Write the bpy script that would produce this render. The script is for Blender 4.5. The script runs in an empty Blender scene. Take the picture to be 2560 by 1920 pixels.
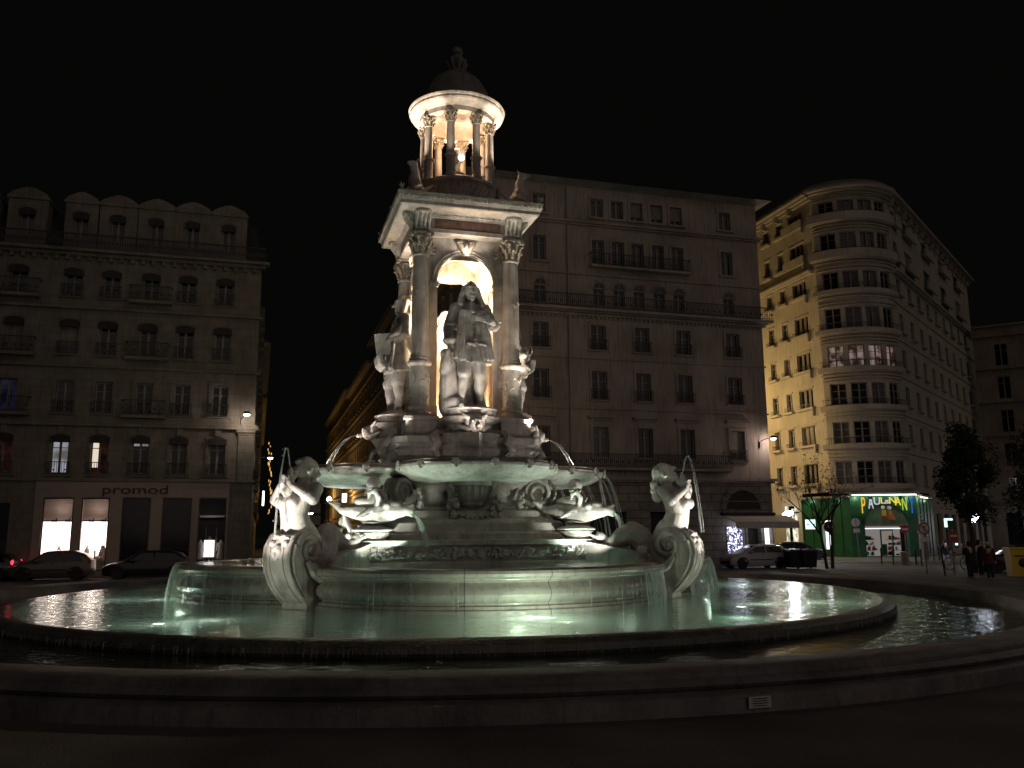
import bpy, bmesh, math, random
import numpy as np
from mathutils import Vector, Matrix, noise as mnoise
random.seed(7)
SC = bpy.context.scene
COL = SC.collection
R = math.radians
# ------------------------------------------------------------------ camera
FPX, PITCH, ROLL, CH = 2146.0, R(9.92), R(-0.43), 2.1
cam_f = np.array([0, math.cos(PITCH), math.sin(PITCH)])
_r = np.array([1., 0, 0]); _u = np.cross(_r, cam_f)
cam_r = _r*math.cos(ROLL)+_u*math.sin(ROLL)
cam_u = _u*math.cos(ROLL)-_r*math.sin(ROLL)
cd = bpy.data.cameras.new('camera'); cam = bpy.data.objects.new('camera', cd); COL.objects.link(cam)
m = Matrix.Identity(4)
for i in range(3):
    m[i][0] = cam_r[i]; m[i][1] = cam_u[i]; m[i][2] = -cam_f[i]
m[0][3], m[1][3], m[2][3] = 0, 0, CH
cam.matrix_world = m
cd.sensor_fit = 'HORIZONTAL'; cd.sensor_width = 36; cd.lens = 36*FPX/2560
cd.clip_end = 3000; cd.clip_start = 0.05
SC.camera = cam
# ------------------------------------------------------------------ world (night sky), exposure
w = bpy.data.worlds.new('World'); SC.world = w; w.use_nodes = True
bgn = w.node_tree.nodes['Background']; bgn.inputs[0].default_value = (1.0, 1.0, 0.92, 1); bgn.inputs[1].default_value = 0.0018
SC.view_settings.view_transform = 'Standard'; SC.view_settings.look = 'None'
SC.view_settings.exposure = 0; SC.view_settings.gamma = 1
SC.cycles.caustics_reflective = False; SC.cycles.caustics_refractive = False
SC.cycles.max_bounces = 6; SC.cycles.diffuse_bounces = 3; SC.cycles.glossy_bounces = 3
SC.cycles.transparent_max_bounces = 16; SC.cycles.sample_clamp_indirect = 4
SC.cycles.use_light_tree = True
SC.cycles.use_denoising = True

def ray(px, py):
    d = cam_f*FPX+cam_r*(px-1280)+cam_u*(960-py)
    return d/np.linalg.norm(d)
def at_z(px, py, z=0.0):
    d = ray(px, py); t = (z-CH)/d[2]; return Vector((d[0]*t, d[1]*t, z))
def at_y(px, py, Y):
    d = ray(px, py); t = Y/d[1]; return Vector((d[0]*t, Y, CH+d[2]*t))

# ------------------------------------------------------------------ lamps of the square and added fill lights
def lamp(name, loc, power, color=(1, .8, .55), size=0.1, spot=None, target=None, blend=0.6):
    l = bpy.data.lights.new(name, 'SPOT' if spot else 'POINT')
    l.energy = power; l.color = color; l.shadow_soft_size = size
    o = bpy.data.objects.new(name, l); COL.objects.link(o); o.location = loc
    if spot:
        l.spot_size = R(spot); l.spot_blend = blend
        o.rotation_euler = (Vector(target)-Vector(loc)).to_track_quat('-Z', 'Y').to_euler()
    return o
GA = 16.3
PHI = R(GA)
CX, CY = -1.75, 26.3
def L2W(x, y, z=0.0):
    c, s = math.cos(PHI), math.sin(PHI)
    return Vector((CX+x*c-y*s, CY+x*s+y*c, z))
WARM = (1, .70, .40); WARMW = (1, .84, .66); COOL = (.95, 1, .88)
def LL(n, p, *a, **k):
    if 'target' in k: k['target'] = L2W(*k['target'])
    return lamp(n, L2W(*p), *a, **k)
# fountain floodlights (inside the rotunda, in the arches, on the basins, in the water)
LL('rotunda_lamp', (0, 0, 14.75), 110, (1, .60, .32), .12)
LL('rotunda_lamp', (0, 0, 13.35), 75, (1, .60, .32), .12)
for k in range(4):
    for da in (-24, 24):
        a = R(45+90*k+da)
        LL('cornice_floodlight', (2.15*math.cos(a), 2.15*math.sin(a), 12.28), 420 if (k, da) in ((3, -24), (2, 24)) else 1500, (1, .80, .60), .06, spot=38, target=(1.46*math.cos(a), 1.46*math.sin(a), 15.6))
LL('arch_lamp', (0, 0, 9.0), 1000, (1, .76, .46), .15)
LL('arch_lamp', (-.85, .25, 5.65), 430, (1, .60, .30), .15)
LL('arch_lamp', (.85, .25, 5.65), 430, (1, .60, .30), .15)
for k in range(4):
    a = R(90*k)
    c, s = math.cos(a), math.sin(a)
    f = lambda x, y: (x*c-y*s, x*s+y*c)
    for sx in (-1, 1):
        x, y = f(sx*2.0, -1.9)
        LL('column_floodlight', (x, y, 4.95), 620 if (k, sx) in ((0, 1), (1, -1)) else 45, WARMW, .05, spot=60, target=(*f(sx*1.45, -1.5), 10.5))
    x, y = f(0, -4.0)
    LL('basin_flood_and_fill', (x, y, 4.12), 330, (1, .86, .74), .08, spot=70, target=(*f(0, -1.3), 9.5))
    for sx in (-1, 1):
        x, y = f(sx*1.6, -3.5); LL('basin_flood_and_fill', (x, y, 4.2), 11, (1, .90, .8), .08)  # weak fill lights added to lift the tower base mouldings
    x, y = f(0, -1.75)
    LL('arch_soffit_lamp', (x, y, 10.35), 40, WARMW, .08, spot=150, target=(*f(0, -1.7), 13), blend=.4)
for k in range(4):   # white lamps in the middle basin at each corner, shining on the dolphins
    a = R(45+90*k)
    c, s = math.cos(a), math.sin(a)
    for sg in (-1, 1):
        p = (5.5*c-sg*1.15*s, 5.5*s+sg*1.15*c, 1.42)
        LL('basin_lamp', p, 260, COOL, .06, spot=62, target=(4.25*c-sg*.2*s, 4.25*s+sg*.2*c, 2.5))
for k in range(4):   # lamps in the pool in front of each siren, and facing each lobe
    a = R(45+90*k)
    c, s = math.cos(a), math.sin(a)
    LL('siren_floodlight', (9.9*c, 9.9*s, .50), 1750, (1, .93, .84), .08, spot=30, blend=1, target=(6.8*c, 6.8*s, 2.95))
    LL('siren_floodlight', (9.4*c, 9.4*s, .50), 60, (1, .90, .82), .1, spot=90, blend=1, target=(7.3*c, 7.3*s, 1.6))
    LL('pool_glow', (10.3*c, 10.3*s, -.35), 70, COOL, .3)
    a = R(90*k)
    c, s = math.cos(a), math.sin(a)
    for sx in (-2.55, 2.55): LL('basin_lamp', (3.72*c-sx*s, 3.72*s+sx*c, 1.34), 330 if k in (2, 3) else 90, COOL, .03)
    LL('basin_wall_floodlight', (10.0*c, 10.0*s, .50), (100, 40, 45, 240)[k], (.92, 1, .80), .12, spot=120, target=(7.4*c, 7.4*s, 1.3))
    LL('pool_glow', (9.6*c, 9.6*s, -.38), 75, COOL, .3)
# unseen fill lights added outside the frame; sodium lamps in the side street
lamp('street_lamp_light', (9, -3, 9), 120, (1, .80, .70), .4)
lamp('street_lamp_light', (-24, 20, 8), 60, (1, .86, .76), .4)
lamp('street_lamp_light', (22, 30, 11), 240, (1, .84, .74), .4)
sl = bpy.data.lights.new('city_glow_fill', 'SUN'); sl.energy = .18; sl.angle = R(70); sl.color = (1, .81, .73); so = bpy.data.objects.new('city_glow_fill', sl); COL.objects.link(so)  # soft sun lamp added as even fill, standing for city glow
so.rotation_euler = Vector((-.55, .78, -.42)).to_track_quat('-Z', 'Y').to_euler()
lamp('street_lamp_light', (3, 8, 9), 10, (1, .82, .74), .4)
lamp('sodium_lamp', (16.4, 78.3, 13), 2600, (1, .69, .27), .3)
lamp('sodium_lamp', (18.4, 70.0, 10.0), 900, (1, .71, .32), .3)

# ------------------------------------------------------------------ materials
def mat(name, color, rough=.7, metal=0., var=.25, vscale=3., bump=.15, bscale=14., streak=0., emis=None, estr=0., dark=None, spec=None, joints=None):
    M = bpy.data.materials.new(name); M.use_nodes = True
    nt = M.node_tree; N = nt.nodes; L = nt.links
    b = N['Principled BSDF']
    b.inputs['Roughness'].default_value = rough; b.inputs['Metallic'].default_value = metal
    if spec is not None: b.inputs['Specular IOR Level'].default_value = spec
    tc = N.new('ShaderNodeTexCoord')
    n1 = N.new('ShaderNodeTexNoise'); n1.inputs['Scale'].default_value = vscale; n1.inputs['Detail'].default_value = 6
    L.new(tc.outputs['Object'], n1.inputs['Vector'])
    rp = N.new('ShaderNodeMapRange'); rp.inputs[1].default_value = .3; rp.inputs[2].default_value = .7
    L.new(n1.outputs[0], rp.inputs[0])
    mx = N.new('ShaderNodeMix'); mx.data_type = 'RGBA'
    d = dark or tuple(c*(1-var*1.6) for c in color)
    mx.inputs[6].default_value = (*[max(0, v) for v in d], 1); mx.inputs[7].default_value = (*[min(1, c*(1+var*.35)) for c in color], 1)
    L.new(rp.outputs[0], mx.inputs[0]); out = mx.outputs[2]
    if streak:
        mp = N.new('ShaderNodeMapping'); mp.inputs['Scale'].default_value = (7, 7, .5)
        L.new(tc.outputs['Object'], mp.inputs[0])
        n2 = N.new('ShaderNodeTexNoise'); n2.inputs['Scale'].default_value = 1.2; n2.inputs['Detail'].default_value = 5
        L.new(mp.outputs[0], n2.inputs['Vector'])
        r2 = N.new('ShaderNodeMapRange'); r2.inputs[1].default_value = .5; r2.inputs[2].default_value = .68; r2.inputs[3].default_value = 1; r2.inputs[4].default_value = 1-streak
        L.new(n2.outputs[0], r2.inputs[0])
        m2 = N.new('ShaderNodeMix'); m2.data_type = 'RGBA'; m2.blend_type = 'MULTIPLY'; m2.inputs[0].default_value = 1
        L.new(out, m2.inputs[6]); L.new(r2.outputs[0], m2.inputs[7]); out = m2.outputs[2]
    h = None
    if joints:
        br = N.new('ShaderNodeTexBrick'); br.inputs['Scale'].default_value = 1
        br.inputs['Brick Width'].default_value = joints[0]; br.inputs['Row Height'].default_value = joints[1]
        br.inputs['Mortar Size'].default_value = joints[2]; br.inputs['Mortar Smooth'].default_value = .3
        br.inputs['Color1'].default_value = (1, 1, 1, 1); br.inputs['Color2'].default_value = (.88, .88, .88, 1); br.inputs['Mortar'].default_value = (.35, .33, .3, 1)
        mpj = N.new('ShaderNodeMapping'); mpj.inputs['Rotation'].default_value = (0, 0, -PHI)
        cx = N.new('ShaderNodeSeparateXYZ'); cb = N.new('ShaderNodeCombineXYZ')
        L.new(tc.outputs['Object'], mpj.inputs[0]); L.new(mpj.outputs[0], cx.inputs[0])
        ad = N.new('ShaderNodeMath'); L.new(cx.outputs[0], ad.inputs[0]); L.new(cx.outputs[1], ad.inputs[1])
        L.new(ad.outputs[0], cb.inputs[0]); L.new(cx.outputs[2], cb.inputs[1]); L.new(cb.outputs[0], br.inputs['Vector'])
        m3 = N.new('ShaderNodeMix'); m3.data_type = 'RGBA'; m3.blend_type = 'MULTIPLY'; m3.inputs[0].default_value = 1
        L.new(out, m3.inputs[6]); L.new(br.outputs[0], m3.inputs[7]); out = m3.outputs[2]
    L.new(out, b.inputs['Base Color'])
    if bump:
        n3 = N.new('ShaderNodeTexNoise'); n3.inputs['Scale'].default_value = bscale; n3.inputs['Detail'].default_value = 8
        L.new(tc.outputs['Object'], n3.inputs['Vector'])
        bp = N.new('ShaderNodeBump'); bp.inputs['Strength'].default_value = bump; bp.inputs['Distance'].default_value = .05
        L.new(n3.outputs[0], bp.inputs['Height']); L.new(bp.outputs[0], b.inputs['Normal'])
    if emis:
        b.inputs['Emission Color'].default_value = (*emis, 1); b.inputs['Emission Strength'].default_value = estr
    return M
M = {}
M['stone'] = mat('stone', (.48, .44, .405), .6, var=.25, vscale=2.6, bump=.3, bscale=12, streak=.3)
M['statue'] = mat('statue_marble', (.56, .52, .485), .5, var=.2, vscale=4, bump=.35, bscale=14, streak=.15)
M['coatstone'] = mat('weathered_marble', (.42, .39, .365), .55, var=.3, vscale=5, bump=.35, bscale=14, streak=.15)
M['carved'] = mat('carved_stone', (.52, .48, .44), .6, var=.3, vscale=9, bump=.9, bscale=7)
M['ornament'] = mat('ornament_bronze_stone', (.50, .44, .36), .55, var=.4, vscale=11, bump=.8, bscale=9)
M['inscription'] = mat('red_marble', (.24, .135, .11), .5, var=.35, vscale=5)
M['letters'] = mat('letters', (.30, .19, .155), .6)
M['wet'] = mat('wet_stone', (.30, .31, .27), .22, var=.3, vscale=3, bump=.35, bscale=12, streak=.5)
M['basinwet'] = mat('basin_wet_stone', (.33, .31, .27), .2, var=.22, vscale=1.2, bump=.25, bscale=11, streak=.22)
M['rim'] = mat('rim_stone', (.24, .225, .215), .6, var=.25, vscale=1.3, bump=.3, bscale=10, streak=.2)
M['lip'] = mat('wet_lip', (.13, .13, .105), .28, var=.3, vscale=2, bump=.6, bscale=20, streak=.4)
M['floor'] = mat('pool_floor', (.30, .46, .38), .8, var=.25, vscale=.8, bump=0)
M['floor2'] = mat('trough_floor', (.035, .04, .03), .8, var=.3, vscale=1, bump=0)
M['plaza'] = mat('plaza_ground', (.12, .112, .108), .8, var=.35, vscale=.6, bump=.5, bscale=30)
M['asphalt'] = mat('asphalt', (.075, .072, .07), .85, var=.3, vscale=1, bump=.3, bscale=60)
M['pave'] = mat('pavement', (.22, .21, .20), .8, var=.25, vscale=1.5, bump=.2, bscale=30)
M['wallL'] = mat('limestone_wall', (.20, .175, .15), .85, var=.2, vscale=1.2, bump=.3, bscale=6, streak=.25, joints=(1.1, .42, .008))
M['wallC'] = mat('plaster_wall', (.34, .275, .245), .85, var=.22, vscale=.5, bump=.15, bscale=9, streak=.34)
M['wallCb'] = mat('rusticated_stone', (.25, .225, .20), .85, var=.25, vscale=1.5, bump=.4, bscale=6, joints=(1.4, .5, .03))
M['wallR'] = mat('cream_wall', (.44, .39, .32), .85, var=.12, vscale=.6, bump=.1, bscale=9, streak=.22)
M['wallD'] = mat('distant_wall', (.30, .25, .2), .85, var=.2, vscale=.7, bump=.1, streak=.3)
M['gold'] = mat('ochre_wall', (.42, .30, .14), .85, var=.2, vscale=.9, bump=.1, streak=.2)
M['roof'] = mat('slate_roof', (.04, .04, .045), .6, var=.3)
M['iron'] = mat('wrought_iron', (.02, .02, .02), .5, var=.2, bump=0)
M['wood'] = mat('painted_wood', (.22, .20, .19), .6, var=.1, bump=0)
M['shutter'] = mat('closed_shutter', (.20, .17, .15), .8, var=.15, bump=.1)
M['darkin'] = mat('dark_lambrequin', (.03, .025, .022), .8, var=.2, bump=0)
M['glass'] = mat('window_glass', (.012, .013, .016), .08, var=.3, vscale=.8, bump=.02, bscale=2)
M['pane_curtain'] = mat('curtained_pane', (.05, .045, .042), .35, var=.4, vscale=4, bump=0)
M['shopwall'] = mat('shop_wall', (.29, .235, .21), .7, var=.06, bump=0)
M['green'] = mat('green_paint', (.014, .12, .05), .4, var=.2, vscale=1.5, bump=.05)
M['darkgreen'] = mat('dark_green_paint', (.01, .08, .035), .4, var=.2, bump=0)
M['blackmetal'] = mat('black_metal', (.015, .015, .016), .4, bump=0, var=.1)
M['greymetal'] = mat('grey_metal', (.25, .25, .26), .4, .6, bump=0, var=.1)
M['rubber'] = mat('rubber', (.015, .015, .015), .8, bump=0, var=.1)
M['carwhite'] = mat('white_paint', (.42, .42, .45), .3, var=.05, bump=0)
M['cargrey'] = mat('grey_paint', (.12, .10, .09), .3, .3, var=.05, bump=0)
M['cardark'] = mat('dark_paint', (.02, .02, .023), .2, .2, var=.05, bump=0)
M['carglass'] = mat('car_glass', (.01, .01, .012), .05, bump=0, var=.1)
M['skin'] = mat('skin', (.45, .28, .22), .6, bump=0, var=.1)
M['cloth'] = mat('dark_cloth', (.018, .018, .022), .9, var=.3, bump=.2)
M['clothred'] = mat('maroon_cloth', (.10, .022, .03), .9, var=.3, bump=.2)
M['clothpale'] = mat('pale_cloth', (.42, .42, .44), .9, var=.2, bump=.2)
M['jeans'] = mat('denim', (.03, .035, .05), .9, var=.3, bump=.2)
M['hair'] = mat('hair', (.02, .015, .012), .8, bump=.1)
M['knit'] = mat('pale_knit', (.5, .42, .4), .9, bump=.2)
M['bark'] = mat('bark', (.05, .04, .032), .9, var=.4, vscale=8, bump=.6)
M['leaf'] = mat('leaf', (.02, .03, .015), .6, var=.5, vscale=1.5, bump=0)
M['leafdry'] = mat('dry_leaf', (.09, .06, .035), .7, var=.4, bump=0)
M['signred'] = mat('sign_red', (.30, .04, .035), .5, bump=0, var=.1)
M['signwhite'] = mat('sign_white', (.6, .55, .53), .5, bump=0, var=.1)
M['yellow'] = mat('yellow_paint', (.62, .42, .02), .5, bump=0, var=.1)
M['awning'] = mat('awning_canvas', (.5, .45, .40), .85, bump=.1, var=.1)
M['mannequin'] = mat('white_garment', (.8, .78, .76), .7, bump=0, var=.1)
M['easelwood'] = mat('pine', (.6, .38, .14), .6, bump=0, var=.2)
M['plaque'] = mat('plaque', (.55, .53, .5), .6, bump=0, var=.1)
def ring_joints(m_, n, wdt, dark=.35, offs=0.):
    nt = m_.node_tree; N = nt.nodes; L = nt.links; b = N['Principled BSDF']; src = b.inputs['Base Color'].links[0].from_socket
    tc = N.new('ShaderNodeTexCoord'); sp = N.new('ShaderNodeSeparateXYZ'); L.new(tc.outputs['Object'], sp.inputs[0])
    at = N.new('ShaderNodeMath'); at.operation = 'ARCTAN2'; L.new(sp.outputs[1], at.inputs[0]); L.new(sp.outputs[0], at.inputs[1])
    ml = N.new('ShaderNodeMath'); ml.operation = 'MULTIPLY_ADD'; ml.inputs[1].default_value = n/(2*math.pi); ml.inputs[2].default_value = 50+offs; L.new(at.outputs[0], ml.inputs[0])
    fr = N.new('ShaderNodeMath'); fr.operation = 'FRACT'; L.new(ml.outputs[0], fr.inputs[0])
    lt = N.new('ShaderNodeMath'); lt.operation = 'LESS_THAN'; lt.inputs[1].default_value = wdt; L.new(fr.outputs[0], lt.inputs[0])
    mx = N.new('ShaderNodeMix'); mx.data_type = 'RGBA'; mx.blend_type = 'MULTIPLY'; mx.inputs[7].default_value = (dark, dark, dark, 1)
    L.new(lt.outputs[0], mx.inputs[0]); L.new(src, mx.inputs[6]); L.new(mx.outputs[2], b.inputs['Base Color'])
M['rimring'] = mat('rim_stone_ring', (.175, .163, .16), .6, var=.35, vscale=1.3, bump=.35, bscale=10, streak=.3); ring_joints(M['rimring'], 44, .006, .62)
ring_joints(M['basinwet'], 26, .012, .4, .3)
def emit(name, col, s, col2=None, scale=3., lo=.4, hi=.62):
    m_ = bpy.data.materials.new(name); m_.use_nodes = True; nt = m_.node_tree
    nt.nodes.remove(nt.nodes['Principled BSDF'])
    e = nt.nodes.new('ShaderNodeEmission'); e.inputs[0].default_value = (*col, 1); e.inputs[1].default_value = s
    if col2 is not None:
        tc = nt.nodes.new('ShaderNodeTexCoord'); n = nt.nodes.new('ShaderNodeTexNoise'); n.inputs['Scale'].default_value = scale; n.inputs['Detail'].default_value = 4
        nt.links.new(tc.outputs['Object'], n.inputs['Vector'])
        mr = nt.nodes.new('ShaderNodeMapRange'); mr.inputs[1].default_value = lo; mr.inputs[2].default_value = hi
        nt.links.new(n.outputs[0], mr.inputs[0])
        mx = nt.nodes.new('ShaderNodeMix'); mx.data_type = 'RGBA'; mx.inputs[6].default_value = (*col2, 1); mx.inputs[7].default_value = (*col, 1)
        nt.links.new(mr.outputs[0], mx.inputs[0]); nt.links.new(mx.outputs[2], e.inputs[0])
    nt.links.new(e.outputs[0], nt.nodes['Material Output'].inputs[0]); return m_
M['e_shop'] = emit('lit_display', (1, .78, .69), 3.4)
M['e_lamp'] = emit('lamp_glow', (1, .93, .8), 9)
M['e_cool'] = emit('cool_lamp_glow', (.82, .85, 1), 25)
M['e_pool'] = emit('pool_lamp_glow', (.95, 1, .85), 14)
M['e_win'] = emit('lit_room', (1, .72, .62), .22, (.10, .05, .045), 1.6)
M['e_winw'] = emit('lit_room_white', (.85, .87, 1), .34, (.3, .27, .25), 1.0)
M['e_wincream'] = emit('lit_curtain', (1, .86, .66), .8)
M['e_dimred'] = emit('dim_room', (.12, .035, .025), .16, (.03, .012, .01), 3)
M['e_jewel'] = emit('jewel_display', (.8, .78, 1), 2.2, (.02, .02, .06), 8, .47, .6)
M['e_white'] = emit('lit_window_white', (1, .97, 1), 2.0)
M['e_paleyel'] = emit('lit_shop_room', (1, .96, .72), 1.1, (.12, .11, .06), 1.5)
M['e_toy'] = emit('toy_shop_room', (.9, .82, .76), .5, (.12, .07, .05), 3.2, .35, .65)
M['e_orange'] = emit('orange_poster', (1, .45, .18), .8, (1, .7, .4), 3)
M['e_pharm'] = emit('sign_glow', (.7, 1, .95), 1.6)
M['e_teal'] = emit('teal_arrow', (.02, .5, .42), 1.0)
M['e_red'] = emit('tail_light', (1, .03, .06), 3)
M['e_blue'] = emit('blue_room', (.09, .10, .22), .12, (.02, .02, .05), 1)
M['e_street'] = emit('street_glints', (1, .55, .18), .9)
M['e_bulb'] = emit('bulb', (1, .85, .6), 30)
M['e_whitestrip'] = emit('fascia_light', (.95, 1, .85), 5)
M['l_or'] = emit('letter_orange', (1, .55, .05), .85); M['l_ye'] = emit('letter_yellow', (.95, .8, .08), .85)
M['l_gr'] = emit('letter_green', (.55, .75, .12), .7); M['l_bl'] = emit('letter_blue', (.05, .15, .6), .7); M['l_pk'] = emit('letter_pale', (.75, .65, .8), .8)

def water_mat(name, tint, ripple, rscale, refl=1.0, stretch=(1, 1, 1)):
    m_ = bpy.data.materials.new(name); m_.use_nodes = True; nt = m_.node_tree; N = nt.nodes; L = nt.links
    nt.nodes.remove(N['Principled BSDF'])
    tr = N.new('ShaderNodeBsdfTransparent'); tr.inputs[0].default_value = (*tint, 1)
    gl = N.new('ShaderNodeBsdfGlossy'); gl.inputs['Roughness'].default_value = .04; gl.inputs[0].default_value = (.95, 1, .97, 1)
    df = N.new('ShaderNodeBsdfDiffuse'); df.inputs[0].default_value = (.42, .54, .46, 1)
    tc = N.new('ShaderNodeTexCoord'); mp = N.new('ShaderNodeMapping'); mp.inputs['Scale'].default_value = stretch
    L.new(tc.outputs['Object'], mp.inputs[0])
    n = N.new('ShaderNodeTexNoise'); n.inputs['Scale'].default_value = rscale; n.inputs['Detail'].default_value = 3; n.inputs['Roughness'].default_value = .55; n.inputs['Distortion'].default_value = .6
    L.new(mp.outputs[0], n.inputs['Vector'])
    bp = N.new('ShaderNodeBump'); bp.inputs['Strength'].default_value = ripple; bp.inputs['Distance'].default_value = .1
    L.new(n.outputs[0], bp.inputs['Height']); L.new(bp.outputs[0], gl.inputs['Normal'])
    fr = N.new('ShaderNodeFresnel'); fr.inputs[0].default_value = 1.33; L.new(bp.outputs[0], fr.inputs['Normal'])
    mu = N.new('ShaderNodeMath'); mu.operation = 'MULTIPLY'; mu.inputs[1].default_value = refl; mu.use_clamp = True; L.new(fr.outputs[0], mu.inputs[0])
    tl = N.new('ShaderNodeBsdfTranslucent'); tl.inputs[0].default_value = (.42, .56, .48, 1); dt = N.new('ShaderNodeMixShader'); dt.inputs[0].default_value = .6
    L.new(df.outputs[0], dt.inputs[1]); L.new(tl.outputs[0], dt.inputs[2])
    m0 = N.new('ShaderNodeMixShader'); m0.inputs[0].default_value = .4; m0.name = 'murk'      # suspended fine bubbles
    L.new(tr.outputs[0], m0.inputs[1]); L.new(dt.outputs[0], m0.inputs[2])
    mx = N.new('ShaderNodeMixShader'); L.new(mu.outputs[0], mx.inputs[0]); L.new(m0.outputs[0], mx.inputs[1]); L.new(gl.outputs[0], mx.inputs[2])
    L.new(mx.outputs[0], N['Material Output'].inputs[0]); return m_
M['water'] = water_mat('pool_water', (.70, .92, .82), .36, 3.4)
M['water2'] = water_mat('trough_water', (.5, .55, .45), .35, 4.0)
M['water2'].node_tree.nodes['murk'].inputs[0].default_value = .04
def jet_mat():
    m_ = bpy.data.materials.new('falling_water'); m_.use_nodes = True; nt = m_.node_tree; N = nt.nodes; L = nt.links
    nt.nodes.remove(N['Principled BSDF'])
    tr = N.new('ShaderNodeBsdfTransparent'); df = N.new('ShaderNodeBsdfDiffuse'); df.inputs[0].default_value = (.85, .88, .85, 1)
    tl = N.new('ShaderNodeBsdfTranslucent'); tl.inputs[0].default_value = (.85, .88, .85, 1)
    gl = N.new('ShaderNodeBsdfGlossy'); gl.inputs['Roughness'].default_value = .15
    a = N.new('ShaderNodeMixShader'); a.inputs[0].default_value = .5; L.new(df.outputs[0], a.inputs[1]); L.new(tl.outputs[0], a.inputs[2])
    b = N.new('ShaderNodeMixShader'); b.inputs[0].default_value = .25; L.new(a.outputs[0], b.inputs[1]); L.new(gl.outputs[0], b.inputs[2])
    c = N.new('ShaderNodeMixShader'); c.inputs[0].default_value = .38; L.new(tr.outputs[0], c.inputs[1]); L.new(b.outputs[0], c.inputs[2])
    L.new(c.outputs[0], N['Material Output'].inputs[0]); return m_
M['jet'] = jet_mat()

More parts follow.
